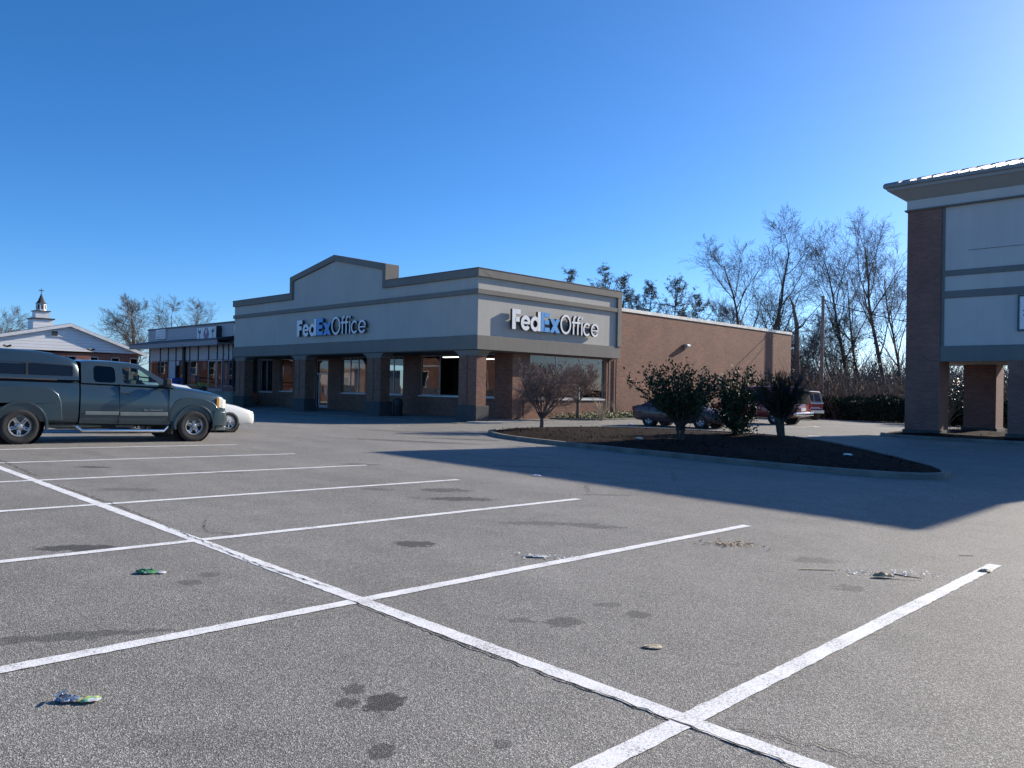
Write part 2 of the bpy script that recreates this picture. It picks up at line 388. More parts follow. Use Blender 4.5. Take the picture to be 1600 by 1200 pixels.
# ================================================================== kerbed beds
def inset(pts, d):
    n = len(pts); out = []
    cx = sum(p[0] for p in pts)/n; cy = sum(p[1] for p in pts)/n
    for i in range(n):
        a = Vector(pts[i-1]); b = Vector(pts[i]); c = Vector(pts[(i+1) % n])
        n1 = Vector((-(b-a).y, (b-a).x)).normalized(); n2 = Vector((-(c-b).y, (c-b).x)).normalized()
        m = (n1+n2); m = m.normalized() if m.length > 1e-4 else n1
        k = d/max(.4, m.dot(n1)); out.append(tuple(b+m*k))
    return out
def dens(pts, s):
    o = []
    for i in range(len(pts)):
        a = Vector(pts[i]); b = Vector(pts[(i+1) % len(pts)]); n = max(1, int((b-a).length/s))
        o += [tuple(a+(b-a)*(j/n)) for j in range(n)]
    return o
def smooth2(pts, it=2):
    for _ in range(it):
        o = []
        for i in range(len(pts)):
            a = Vector(pts[i]); b = Vector(pts[(i+1) % len(pts)]); o += [tuple(a*.75+b*.25), tuple(a*.25+b*.75)]
        pts = o
    return pts
def area(p): return sum(p[i-1][0]*p[i][1]-p[i][0]*p[i-1][1] for i in range(len(p)))
def bed(label, outline, kh, mound, cat='flower bed', name='planting_bed'):
    pts = dens(smooth2(outline, 2), .6)
    if area(pts) < 0: pts = pts[::-1]
    inn = inset(pts, .16); c = Vector((sum(p[0] for p in pts)/len(pts), sum(p[1] for p in pts)/len(pts)))
    t = thing(name, label, cat, (c.x, c.y, gz(c.x, c.y)), world=True)
    k = MB(); n = len(pts); bo = inset(pts, .02)
    prof = [(pts, -.05), (pts, kh-.03), (bo, kh), (inn, kh), (inn, -.05)]
    for a, b in zip(prof[:-1], prof[1:]):
        for i in range(n):
            j = (i+1) % n
            q = [(a[0][i], a[1]), (a[0][j], a[1]), (b[0][j], b[1]), (b[0][i], b[1])]
            k.face([(p[0], p[1], gz(*p)+h) for p, h in q])
    k.build('kerb', M['kerb'], t)
    m = MB(); lv = [0, .25, .6, 1.1, 1.8, 2.6]
    rad = [(Vector(p)-c).length for p in inn]; rings = []
    K = 14
    for q in range(K+1):
        s = 1-q/K; rg = []
        for i, p in enumerate(inn):
            P = c+(Vector(p)-c)*s; d = rad[i]*(1-s)
            h = kh-.03+mound*ss(0, 1.6, d)*(.75+.5*mnoise.noise((P.x*.5, P.y*.5, 0)))+.035*mnoise.noise((P.x*4, P.y*4, 3))*min(1, d*3)
            rg.append((P.x, P.y, gz(P.x, P.y)+h))
        rings.append(rg)
    m.rings(rings, True, False); m.build('mulch', M['mulch'], t, smooth=60)
    # loose bark chips
    ch = MB(); rnd = random.Random(7)
    for _ in range(1400):
        i = rnd.randrange(n); s = math.sqrt(rnd.random())*.99; P = c+(Vector(inn[i])-c)*s
        d = rad[i]*(1-s); h = kh-.02+mound*ss(0, 1.6, d)*(.75+.5*mnoise.noise((P.x*.5, P.y*.5, 0)))
        a = rnd.uniform(0, 6.28); u = Vector((math.cos(a), math.sin(a), rnd.uniform(-.5, .9)))*rnd.uniform(.05, .13); w = Vector((-math.sin(a), math.cos(a), rnd.uniform(-.3, .6)))*rnd.uniform(.02, .05)
        ch.quadleaf(Vector((P.x, P.y, gz(P.x, P.y)+h+.01)), u, w)
    o = ch.build('bark_chips', M['mulch'], t, fix=False); o['kind'] = 'stuff'
    return t
ISL = [(20.6, 21.4), (19.4, 19.6), (18.7, 17.6), (18.2, 14.6), (17.85, 11.6), (17.55, 9.3), (17.5, 7.4), (17.75, 5.6), (18.6, 4.9), (20.0, 5.5), (22.0, 7.0), (24.6, 8.9), (26.9, 11.2), (27.9, 13.2), (28.2, 16.0), (27.6, 20), (25.6, 22.2), (23.2, 22.6), (21.6, 22.2)]
bed('long kerbed island of dark mulch with the evergreen shrubs growing in it', ISL, .13, .12)
bed('kerbed mulch bed around the brick pillars of the gray tower', [(31.9, 11.0), (31.7, 5), (31.8, -3), (34, -5), (44, -5), (45.5, -2), (45.5, 10), (44, 11.6), (34, 11.8)], .12, .12)
bed('narrow bed of green ground cover along the sunlit brick wall', [(32.0, 27.0), (33.5, 26.2), (38, 26.0), (40.6, 26.4), (41.2, 28.55), (38, 28.6), (33, 28.6), (32, 28.55)], .08, .04)
# ================================================================== shop building
XF, YS, XW, YW = 26.37, 28.17, 29.4, 28.67     # fascia front/side planes, recessed wall planes
YL, XB = 53.8, 62.2
shop = thing('shop_building', 'brick storefront building with gray fascia, gabled parapet and covered porch', 'building', (XF, YS, 0), world=True)
YZ = lambda X: (lambda a, b, w: (X+w, a, b))          # plate in YZ plane
XZ = lambda Y: (lambda a, b, w: (a, Y+w, b))
def rect(a0, a1, b0, b1): return [(a0, b0), (a1, b0), (a1, b1), (a0, b1)]
# walls with openings
fw = [(30.0, 31.75, 1.08, 3.42), (32.9, 36.35, 1.08, 3.42), (37.95, 40.0, 1.08, 3.42), (41.8, 44.6, 1.08, 3.42), (50.8, 52.6, 1.08, 3.42), (53.75, 55.6, 1.0, 3.42)]
door = (46.2, 47.75, .0, 3.30)
sw = [(30.75, 37.2, 1.06, 3.40)]
b = MB()
b.plate([(YW, -.3), (door[0], -.3), (door[0], 3.30), (door[1], 3.30), (door[1], -.3), (56.0, -.3), (56.0, 3.56), (YW, 3.56)], [rect(*w) for w in fw], YZ(XW), 0, .25)
b.plate(rect(XW+.25, XB, -.6, 3.56), [rect(*w) for w in sw], XZ(YW), 0, .25)
b.box(XF+11.4, XB, YW, YW+.25, 3.56, 6.42)
b.box(XB-.25, XB, YW+.25, 56.0, -.6, 6.42)
b.box(XW, XB-.25, 55.75, 56.0, 3.56, 6.42)
b.build('wall', M['brick'], shop)
b = MB(); b.box(XF+.9, XB-.25, YW+.25, 55.75, 6.0, 6.2); b.build('roof', M['roofshingle'], shop)
b = MB(); b.box(XF+11.3, XB+.04, YW-.05, YW+.33, 6.42, 6.62); b.box(XB-.3, XB+.05, YW+.33, 56.05, 6.42, 6.62); b.build('parapet_coping', M['coping'], shop)
# interior
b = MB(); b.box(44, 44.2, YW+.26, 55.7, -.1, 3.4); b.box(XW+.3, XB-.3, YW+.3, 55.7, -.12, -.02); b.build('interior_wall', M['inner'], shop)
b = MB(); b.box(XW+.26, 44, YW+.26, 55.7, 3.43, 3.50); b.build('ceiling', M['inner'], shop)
for k in (1,):
    for xx in (31.2, 34.2):
        b = MB(); y = 31+k*4.2; b.box(xx, xx+.25, y, y+1.2, 3.38, 3.42); b.build('ceiling_lamp', M['lamp'], shop)
rn = random.Random(3)
for k in range(9):
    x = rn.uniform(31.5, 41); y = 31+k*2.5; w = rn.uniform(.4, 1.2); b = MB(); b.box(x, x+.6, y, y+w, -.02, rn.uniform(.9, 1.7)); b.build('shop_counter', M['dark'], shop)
b = MB(); b.box(33.2, 33.5, 34.9, 35.9, -.02, 2.6); b.build('display_stand', plain('display_green', (.08, .12, .05), .7), shop)
# fascia volume with gable: front parapet plate, then the low box behind it
PAR = [(YS+.02, 3.52), (YL, 3.52), (YL, 7.40), (45.66, 7.40), (45.66, 8.5), (40.85, 9.36), (35.95, 8.36), (35.95, 7.40), (YS+.02, 7.40)]
b = MB(); b.plate(PAR, [], YZ(XF), .02, .75)
b.plate(rect(XF+.75, 38.0, 3.52, 7.40), [], XZ(YS), .02, .5)
b.box(37.5, 38.0, YS+.5, YS+4, 6.2, 7.40)
b.build('fascia', M['stucco'], shop)
def fr(z0, z1, d, name, mat=None, yl=YL):
    b = MB(); b.box(XF-d, XF+.019, YS+.019, yl, z0, z1); b.box(XF-d, 38.02, YS-d, YS+.019, z0, z1); b.build(name, mat or M['trim'], shop, bevel=.008)
fr(3.48, 4.18, .06, 'base_band')
fr(6.22, 6.46, .10, 'band_trim')
b = MB(); b.box(37.66, 38.04, YS-.11, YS+.018, 4.181, 7.069); b.build('corner_trim', M['trim'], shop, bevel=.008)
# cornice runs: low right, side, low left
b = MB(); t_ = .12
b.box(XF-t_, XF+.8, YS-t_, 35.64, 7.07, 7.47); b.box(XF+.8, 38.08, YS-t_, YS+.55, 7.07, 7.47); b.box(37.5, 38.08, YS+.55, YS+4, 7.07, 7.47)
b.build('cornice_trim', M['trim'], shop, bevel=.01)
b = MB(); b.box(XF-t_, XF+.8, 45.97, YL+.06, 7.07, 7.47); b.build('cornice_trim', M['trim'], shop, bevel=.01)
b = MB()
b.box(XF-.14, XF+.82, YS-.14, 35.62, 7.47, 7.50); b.box(XF+.82, 38.1, YS-.14, YS+.57, 7.47, 7.50)
b.build('cornice_cap', M['copdark'], shop)
b = MB(); b.box(XF-.14, XF+.82, 45.99, YL+.08, 7.47, 7.50); b.build('cornice_cap', M['copdark'], shop)
gt = [(35.64, 7.07), (35.94, 7.07), (35.94, 8.10), (40.86, 9.10), (45.67, 8.24), (45.67, 7.07), (45.97, 7.07), (45.97, 8.52), (40.86, 9.46), (35.64, 8.42)]
b = MB(); b.plate(gt, [], YZ(XF), -t_, .82); b.build('gable_trim', M['trim'], shop, bevel=.01)
# soffit of the porch
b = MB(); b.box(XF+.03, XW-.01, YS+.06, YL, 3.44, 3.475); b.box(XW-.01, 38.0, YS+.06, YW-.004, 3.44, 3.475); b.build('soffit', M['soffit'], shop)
# pillars
def pillar(yc):
    p = MB(); w = .655; x0 = XF+.08; x1 = x0+.66
    p.box(x0, x1, yc-w, yc-.06, .69, 3.18); p.box(x0, x1, yc+.06, yc+w, .69, 3.18); p.box(x0+.035, x1-.035, yc-.06, yc+.06, .69, 3.18)
    o = p.build('pillar', M['brick'], shop)
    q = MB(); q.box(x0-.1, x1+.12, yc-w-.1, yc+w+.1, -.3, .69); q.build('pillar_base', M['darkbase'], o, bevel=.02)
    c = MB(); xm, wm = (x0+x1)/2, .66
    c.rings([[(xm-a, yc-b_, z), (xm+a, yc-b_, z), (xm+a, yc+b_, z), (xm-a, yc+b_, z)] for a, b_, z in ((.36, .69, 3.18), (.36, .69, 3.25), (.40, 1.0, 3.44))]); c.build('pillar_capital', M['trim'], o)
# children of a pillar inherit the world-offset of the shop
for yc in (28.93, 36.85, 44.85, 52.95):
    pillar(yc)
# windows
def window_x(y0, y1, z0, z1, mull, X=XW, root=None, inset_=.08, bottomrail=.06):
    root = root or shop; f = MB(); d0, d1 = X+inset_, X+inset_+.07
    f.box(d0, d1, y0, y1, z0, z0+bottomrail); f.box(d0, d1, y0, y1, z1-.06, z1)
    for y in [y0]+[y0+(y1-y0)*m-.03 for m in mull]+[y1-.06]: f.box(d0, d1, y, y+.06, z0+bottomrail, z1-.06)
    o = f.build('window', M['alu'], root)
    g_ = MB(); g_.box(X+inset_+.03, X+inset_+.036, y0+.03, y1-.03, z0+.03, z1-.03); g_.build('pane', M['glass'], o)
    s = MB(); s.box(X-.05, X+inset_, y0-.05, y1+.05, z0-.06, z0-.002); s.build('sill', M['sill'], o)
    return o
for i, w in enumerate(fw): window_x(*w, ([.5] if i in (0, 1) else [.33, .66] if i == 3 else [.5] if i in (2, 5) else []))
def window_y(x0, x1, z0, z1, mull, Y, root):
    f = MB(); d0, d1 = Y+.06, Y+.13
    f.box(x0, x1, d0, d1, z0, z0+.06); f.box(x0, x1, d0, d1, z1-.06, z1)
    for x in [x0]+[x0+(x1-x0)*m-.03 for m in mull]+[x1-.06]: f.box(x, x+.06, d0, d1, z0+.06, z1-.06)
    o = f.build('window', M['alu'], root)
    g_ = MB(); g_.box(x0+.03, x1-.03, Y+.09, Y+.096, z0+.03, z1-.03); g_.build('pane', M['glass'], o)
    s = MB(); s.box(x0-.05, x1+.05, Y-.06, Y+.06, z0-.09, z0-.002); s.build('sill', M['sill'], o)
for w in sw: window_y(*w, [.34, .66], YW, shop)
# door
f = MB(); y0, y1, _, zt = door; X = XW+.08
for (a, c, d, e) in ((y0, y0+.07, 0, zt), (y1-.07, y1, 0, zt), (y0+.07, y1-.07, zt-.07, zt), (y0+.07, y1-.07, 2.30, 2.38), (y0+.07, y0+.16, .02, 2.30), (y1-.40, y1-.30, .02, 2.30), (y0+.16, y1-.40, .02, .22)):
    f.box(X, X+.08, a, c, d, e)
dr = f.build('door', M['alu'], shop)
p = MB(); p.box(X+.03, X+.04, y0+.05, y1-.05, .1, zt-.05); p.build('pane', M['glass'], dr)
p = MB(); p.tube([(X-.06, y0+.25, .85), (X-.06, y0+.25, 1.35)], .018, 8); p.box(X-.06, X, y0+.24, y0+.26, .9, .92); p.box(X-.06, X, y0+.24, y0+.26, 1.28, 1.30); p.build('door_handle', M['chrome'], dr)
# sunlit wall details: downspouts
for x in (38.3, 37.55, 30.2):
    p = MB(); z1 = 3.44 if x < 38 else 3.5
    p.tube([(x, YW-.06, z1 if x > 31 else 1.0), (x, YW-.06, .12), (x, YW-.14, .02)], .035, 8); p.build('downspout', plain('downspout_brown', (.06, .045, .04), .6) if x > 38 else M['copdark'], shop)
# posters in the shop windows (parts of the building's glazing)
def poster(name, y0, y1, z0, z1, col):
    p = MB(); p.box(XW+.13, XW+.135, y0, y1, z0, z1); p.build(name, plain(name+'_ink', col, .6, var=.25, scale=6), shop)
poster('window_poster', 38.4, 39.85, 1.15, 2.55, (.16, .42, .45))
poster('window_poster', 44.0, 44.5, 1.2, 2.1, (.10, .28, .12)); poster('window_poster', 35.2, 36.1, 1.15, 1.9, (.10, .14, .28)); poster('window_poster', 51.3, 52.2, 2.3, 2.9, (.5, .48, .45)); poster('window_notice', 42.9, 43.25, 1.3, 2.9, (.5, .5, .5)); poster('window_poster', 46.9, 47.2, 1.0, 1.5, (.5, .5, .48)); poster('window_notice', 34.7, 34.85, 1.2, 1.45, (.6, .62, .65))
# sidewalk
def slab(name, pts, top, mat):
    b = MB(); n = len(pts)
    b.face([(x, y, top) for x, y in pts])
    for i in range(n):
        a, c = pts[i], pts[(i+1) % n]; b.face([(*a, -.5), (*c, -.5), (*c, top), (*a, top)])
    return tag(b.build(name, mat), None, None, kind='structure')
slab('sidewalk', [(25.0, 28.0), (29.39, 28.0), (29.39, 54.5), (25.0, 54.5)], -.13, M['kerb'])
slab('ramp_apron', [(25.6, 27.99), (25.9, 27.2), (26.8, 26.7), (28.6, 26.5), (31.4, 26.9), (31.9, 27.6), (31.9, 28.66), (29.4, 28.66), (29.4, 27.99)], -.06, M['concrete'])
# trash can beside the second pillar
t = thing('trash_can', 'black round trash can beside the brick pillar on the shop porch', 'trash can', (27.25, 35.6, -.13))
b = MB(); b.lathe([(0, 0), (.24, 0), (.27, .05), (.29, .75), (.30, .78), (.27, .80), (.27, .86), (.22, .98), (.1, 1.03), (0, 1.04)], 20, lambda a, r, h: (r*math.cos(a), r*math.sin(a), h)); b.build('bin_body', M['black'], t, smooth=40)
b = MB(); b.lathe([(.305, .70), (.312, .72), (.305, .74)], 20, lambda a, r, h: (r*math.cos(a), r*math.sin(a), h)); b.build('bin_band', M['darkbase'], t, smooth=40)
# wall lamp
t = thing('wall_lamp', 'boxy silver flood lamp on the sunlit brick wall', 'wall lamp', (46.0, YW, 4.62))
b = MB(); b.rings([[(-.16, 0, -.14), (.16, 0, -.14), (.16, 0, .14), (-.16, 0, .14)], [(-.2, -.06, -.17), (.2, -.06, -.17), (.2, -.06, .17), (-.2, -.06, .17)], [(-.2, -.34, -.02), (.2, -.34, -.02), (.2, -.34, .12), (-.2, -.34, .12)]]); b.build('lamp_housing', M['alu'], t, bevel=.015)
b = MB(); b.face([(-.17, -.10, -.155), (.17, -.10, -.155), (.17, -.32, -.04), (-.17, -.32, -.04)]); b.build('lamp_lens', M['clearlens'], t)
# ------------------------------------------------------------------ letter signs
def arcpoly(cx, cy, rx, ry, th, a0, a1, n=28, sx=None):
    o = []; i_ = []
    for k in range(n+1):
        a = R(a0+(a1-a0)*k/n); o.append((cx+rx*math.cos(a), cy+ry*math.sin(a))); i_.append((cx+(rx-th)*math.cos(a), cy+(ry-th)*math.sin(a)))
    return o+i_[::-1]
def ringpoly(cx, cy, rx, ry, th, n=36):
    return ([(cx+rx*math.cos(2*math.pi*k/n), cy+ry*math.sin(2*math.pi*k/n)) for k in range(n)], [(cx+(rx-th)*math.cos(2*math.pi*k/n), cy+(ry-th)*math.sin(2*math.pi*k/n)) for k in range(n)])
def glyphs():
    B, T = .27, .115      # bold and thin strokes; cap height 1
    out = []; x = 0
    out.append(('F', 'w', [(rect(0, B, 0, 1), []), (rect(B, .62, .76, 1), []), (rect(B, .55, .38, .62), [])]))
    def e_(x, w, th, h): cx = x+w/2; return [(arcpoly(cx, h/2, w/2, h/2+.02, th, 8, 325), []), (rect(x+th*.8, x+w-th*.3, h*.42, h*.42+th*.62), [])]
    out.append(('e', 'w', e_(.66, .74, .2, .72)))
    o, i = ringpoly(1.42+.35, .36, .37, .38, .2); out.append(('d', 'w', [(o, [i]), (rect(1.97, 2.2, 0, 1), [])]))
    out.append(('E', 'b', [(rect(2.24, 2.24+B, 0, 1), []), (rect(2.51, 2.93, .77, 1), []), (rect(2.51, 2.88, .39, .61), []), (rect(2.51, 2.93, 0, .23), [])]))
    a = 2.95; out.append(('x', 'b', [([(a, .72), (a+.33, .72), (a+.86, 0), (a+.53, 0)], []), ([(a+.54, .72), (a+.85, .72), (a+.32, 0), (a+.01, 0)], [])]))
    o, i = ringpoly(4.30, .5, .46, .52, T); out.append(('O', 'w', [(o, [i])]))
    def f_(x): return [(rect(x+.1, x+.1+T, 0, .74), []), (arcpoly(x+.1+.2, .74, .2, .28, T, 60, 180, 14), []), (rect(x, x+.38, .60, .70), [])]
    out.append(('f', 'w', f_(4.82))); out.append(('f', 'w', f_(5.20)))
    out.append(('i', 'w', [(rect(5.66, 5.66+T, 0, .70), []), (rect(5.655, 5.78, .86, .99), [])]))
    out.append(('c', 'w', [(arcpoly(6.18, .35, .34, .37, T, 42, 318), [])]))
    out.append(('e', 'w', e_(6.56, .72, T, .70)))
    return out
def letter_sign(label, loc, fn, H=1.05, standoff=.06, depth=.2):
    t = thing('shop_sign', label, 'sign', loc)
    for ch, c, polys in glyphs():
        b = MB()
        for k, (o, hs) in enumerate(polys):
            b.cur = 0; b.plate([(a*H, z*H) for a, z in o], [[(a*H, z*H) for a, z in h] for h in hs], lambda a, z, w: fn(a, z, w), standoff+depth*.25, standoff+depth+.004*k, 1)
        o_ = b.build('letter', [M['signblue'] if c == 'b' else M['signface'], M['signside']], t, fix=True)
    b = MB()
    # raceway rail that carries the letters
    p0 = [fn(a, z, w) for a, z, w in ((.1*H, .25*H, 0), (7.2*H, .45*H, standoff+.04))]
    b.box(p0[0][0], p0[1][0], p0[0][1], p0[1][1], p0[0][2], p0[1][2]); b.build('sign_rail', M['trim'], t)
    return t
letter_sign('shaded channel letter shop sign on the porch front under the gable', (XF, 44.75, 4.62), lambda a, z, w: (-w+.02, -a*1.0, z), 1.03)
letter_sign('sunlit channel letter shop sign on the fascia above the bare shrubs', (28.55, YS, 4.62), lambda a, z, w: (a*.95, -w+.02, z), 1.03)
# ================================================================== row of shops behind the pickup
XC = 27.5
row = thing('shop_row', 'low gray shop row with paneled windows under a sloping canopy', 'building', (XC, 58, 0), world=True)
YCR, YCL, FL = 56.1, 72.6, .95
b = MB()
b.box(XC, XC+.3, YCR, YCL, -.2, 1.32)
b.box(XC+.3, XC+25, YCL-.3, YCL, -.2, 6.15)
b.build('brick_wall', M['brickC'], row)
b = MB(); b.box(XC, XC+.3, YCR, YCL, 4.6, 6.14); b.build('upper_wall', M['sidingC'], row)
b = MB(); b.box(XC-.06, XC+25, YCR, YCL+.06, 6.15, 6.27); b.build('roof', M['copdark'], row)
b = MB(); b.rings([[(XC-.02, YCR, 5.15), (XC-1.35, YCR, 4.86), (XC-1.35, YCR, 4.78), (XC-.02, YCR, 4.78)], [(XC-.02, YCL+.8, 5.15), (XC-1.35, YCL+.8, 4.86), (XC-1.35, YCL+.8, 4.78), (XC-.02, YCL+.8, 4.78)]])
b.build('canopy', M['copdark'], row)
b = MB(); b.box(XC-1.33, XC-1.25, YCR, YCL+.77, 4.42, 4.777); b.box(XC-1.25, XC-.02, YCR, YCL+.77, 4.52, 4.6); b.build('canopy_fascia', plain('canopy_paint', (.25, .25, .26), .6), row)
ym = [56.3, 57.0, 57.9, 58.9, 60.4, 62.3, 63.9, 64.9, 66.6, 68.2, 69.9, 72.3]
for i, (a, c) in enumerate(zip(ym[:-1], ym[1:])):
    p = MB(); p.box(XC+.06, XC+.12, a+.05, c-.05, 3.42, 4.58); p.build('upper_panel', M['panelC'], row)
    if i in (2, 3): continue
    if i in (7,):
        p = MB(); p.box(XC+.06, XC+.12, a+.05, c-.05, 3.0, 3.38); p.build('upper_panel', M['panelC'], row); continue
    if i == 8:
        p = MB(); p.box(XC+.06, XC+.12, a+.05, c-.05, 1.34, 3.38); p.build('blank_panel', M['panelC'], row); continue
    f = MB()
    f.box(XC+.03, XC+.1, a+.05, c-.05, 1.33, 1.40); f.box(XC+.03, XC+.1, a+.05, c-.05, 3.32, 3.38)
    f.box(XC+.03, XC+.1, a+.05, a+.1, 1.40, 3.32); f.box(XC+.03, XC+.1, c-.1, c-.05, 1.40, 3.32)
    o = f.build('window', M['alu'], row)
    g_ = MB(); g_.box(XC+.06, XC+.066, a+.08, c-.08, 1.36, 3.36); g_.build('pane', M['glass'], o)
for y in ym:
    p = MB(); p.box(XC, XC+.14, y-.05, y+.05, 1.321, 4.599); p.build('mullion', M['darkbase'], row)
p = MB(); p.box(XC-.12, XC+.02, 64.72, 65.02, FL, 4.5); p.build('pilaster', M['darkbase'], row)
def cdoor(a, c, m):
    f = MB(); X = XC-.02
    f.box(X, X+.07, a, a+.09, FL, 3.38); f.box(X, X+.07, c-.09, c, FL, 3.38); f.box(X, X+.07, a+.09, c-.09, 3.28, 3.38); f.box(X, X+.07, a+.09, c-.09, FL, FL+.2)
    o = f.build('door', m, row)
    g_ = MB(); g_.box(X+.03, X+.036, a+.05, c-.05, FL+.1, 3.33); g_.build('pane', M['glass'], o)
    h = MB(); h.tube([(X-.05, a+.2, FL+.9), (X-.05, a+.2, FL+1.25)], .02, 6); h.build('door_handle', M['chrome'], o)
cdoor(57.95, 58.86, M['alu']); cdoor(58.95, 60.35, M['alu']); cdoor(64.98, 65.85, M['black'])
p = MB(); p.box(XC+3.5, XC+3.7, YCR, YCL-.3, FL, 4.6); p.box(XC+.3, XC+3.5, YCR, YCL-.3, FL-.1, FL); p.box(XC+.3, XC+3.5, YCR, YCL-.3, 4.6, 4.65); p.build('interior_wall', M['inner'], row)
for (y0_, y1_, z0_, z1_, cc) in ((62.6, 63.6, 1.7, 2.8, (.5, .5, .52)), (60.9, 61.5, 2.6, 3.3, (.42, .5, .5)), (59.4, 59.7, 1.9, 2.3, (.65, .55, .15)), (67.2, 67.6, 2.5, 2.9, (.05, .05, .06)), (57.1, 57.7, 1.5, 3.2, (.45, .5, .52))):
    p = MB(); p.box(XC+.075, XC+.08, y0_, y1_, z0_, z1_); p.build('window_poster', plain('poster_ink', cc, .6, var=.3, scale=5), row)
b = MB(); b.face([(24.4, 54.55, FL), (XC+.02, 54.55, FL), (XC+.02, 73, FL), (24.4, 73, FL)]); b.face([(24.4, 54.55, -.3), (24.4, 54.55, FL), (24.4, 73, FL), (24.4, 73, -.3)]); b.face([(24.4, 54.55, -.3), (XC, 54.55, -.3), (XC, 54.55, FL), (24.4, 54.55, FL)])
tag(b.build('raised_walkway', M['concrete']), None, None, kind='structure')
# ramp railing
t = thing('ramp_railing', 'dark metal ramp railing in front of the gray shop row', 'railing', (24.6, 63, FL))
for k in range(5):
    p = MB(); y = -4+k*2.6; z = .92-(4-k)*.0; p.tube([(0, y, 0), (0, y, 1.0+.06*k)], .05, 6); p.build('post', M['black'], t)
p = MB(); p.tube([(0, -4.2, .72), (0, 6.6, 1.12)], .06, 6); p.tube([(0, -4.2, .42), (0, 6.6, .78)], .035, 6); p.build('rail', M['black'], t)
t = thing('recycling_bin', 'blue bin standing by the ramp railing of the gray shops', 'bin', (25.2, 60.9, FL))
b = MB(); b.rings([[(-.28, -.28, 0), (.28, -.28, 0), (.28, .28, 0), (-.28, .28, 0)], [(-.33, -.33, .85), (.33, -.33, .85), (.33, .33, .85), (-.33, .33, .85)]]); b.build('bin_body', M['bluebin'], t, bevel=.03)
b = MB(); b.rings([[(-.36, -.36, .85), (.36, -.36, .85), (.36, .36, .85), (-.36, .36, .85)], [(-.3, -.3, .95), (.3, -.3, .95), (.3, .3, .95), (-.3, .3, .95)]]); b.build('bin_lid', M['bluebin'], t, bevel=.02)
# wall signs
t = thing('wall_sign', 'small plain white sign near the end of the gray shop row', 'sign', (XC, 69.5, 5.72))
b = MB(); b.box(-.16, 0, -1.0, 1.0, -.42, .42); b.build('sign_board', M['white'], t, bevel=.02)
b = MB()
for k, w_ in enumerate((.7, .55, .75)): b.box(-.164, -.161, -w_, w_, .16-k*.22, .24-k*.22)
b.build('lettering', plain('faded_ink', (.5, .5, .52), .6), t)
t = thing('wall_sign', 'white box sign with an oval emblem between two dark palm shapes', 'sign', (XC, 59.85, 5.45))
b = MB(); b.box(-.42, 0, -1.72, 1.72, -.5, .52); b.build('sign_cabinet', M['signside'], t)
b = MB(); b.box(-.45, -.421, -1.66, 1.66, -.46, .48); b.build('sign_face', M['white'], t)
pl = plain('emblem_plum', (.22, .18, .26), .6, var=.2); tl = plain('palm_teal', (.03, .07, .09), .6)
b = MB(); fn = YZ(-.455)
b.plate([(.42*math.cos(k*.2618)*(1 if math.sin(k*.2618) > 0 else 1.2), .44*math.sin(k*.2618)) for k in range(24)], [], fn, 0, .004); b.build('emblem', pl, t)
b = MB(); b.plate([(.2*math.cos(k*.4), .2*math.sin(k*.4)+.14) for k in range(16)], [], YZ(-.46), 0, .004); b.build('emblem_center', plain('emblem_pale', (.55, .5, .52), .6), t)
for s in (-1, 1):
    b = MB(); y = s*1.18
    b.plate([(y-.03, -.42), (y+.05, -.42), (y+.04, 0), (y+.2*s+.02, .1), (y+.26*s, .42), (y+.02*s, .16), (y-.14*s, .34), (y-.24*s, .08), (y-.12*s, .0), (y-.04, -.1)], [], fn, 0, .004); b.build('palm_emblem', tl, t)
# planter with yellow leaves
t = thing('planter_pot', 'dark pot of yellow leaves near the corner of the gray shops', 'planter', (24.9, 55.6, FL))
b = MB(); b.lathe([(0, 0), (.25, 0), (.32, .35), (.34, .36), (.28, .34), (0, .33)], 16, lambda a, r, h: (r*math.cos(a), r*math.sin(a), h)); b.build('pot', M['darkbase'], t, smooth=40)
b = MB(); rn = random.Random(5)
for k in range(220):
    p = Vector((rn.gauss(0, .3), rn.gauss(0, .45), .35+abs(rn.gauss(0, .16)))); u = Vector((rn.gauss(0, 1), rn.gauss(0, 1), rn.gauss(.3, .6))).normalized()*.16; b.quadleaf(p, u, u.orthogonal().normalized()*.07)
b.build('leaves', M['yellowleaf'], t, fix=False)
# ================================================================== church-like gabled building
ch = thing('gabled_building', 'white sided gable building with brick base and small steeple', 'building', (23.2, 80, 0), world=True)
YG, PX, PZ = 80, 23.2, 6.85; XR, XL = 29.6, 11.0
zr = lambda x: PZ-(x-PX)*.37 if x > PX else PZ-(PX-x)*.235
def roofz(x): return zr(x)
b = MB(); b.plate(rect(XL+.3, XR-.2, -.5, 4.28), [rect(x-.38, x+.38, 2.4, 3.85) for x in (14.2, 16.2, 18.2, 20.2, 23.5, 25.4, 27.3, 29.0)], XZ(YG), 0, .3); b.box(XR-.5, XR-.2, YG+.3, YG+30, -.5, 4.2); b.build('brick_wall', M['brickC'], ch)
b = MB(); b.plate([(XL, 4.28), (XR, 4.28), (XR, zr(XR)-.1), (PX, PZ-.1), (XL, zr(XL)-.1)], [], XZ(YG-.12), 0, .3); b.build('gable_siding', M['siding'], ch)
b = MB(); b.plate([(XL-.7, zr(XL-.7)-.14), (PX, PZ-.14), (XR+.5, zr(XR+.5)-.14), (XR+.5, zr(XR+.5)), (PX, PZ), (XL-.7, zr(XL-.7))], [], XZ(YG-.42), 0, 32); b.build('roof', M['roofshingle'], ch)
b = MB(); b.plate([(XL-.7, zr(XL-.7)-.30), (PX, PZ-.32), (XR+.5, zr(XR+.5)-.30), (XR+.5, zr(XR+.5)-.03), (PX, PZ-.03), (XL-.7, zr(XL-.7)-.03)], [], XZ(YG-.48), 0, .055); b.build('rake_board', M['white'], ch)
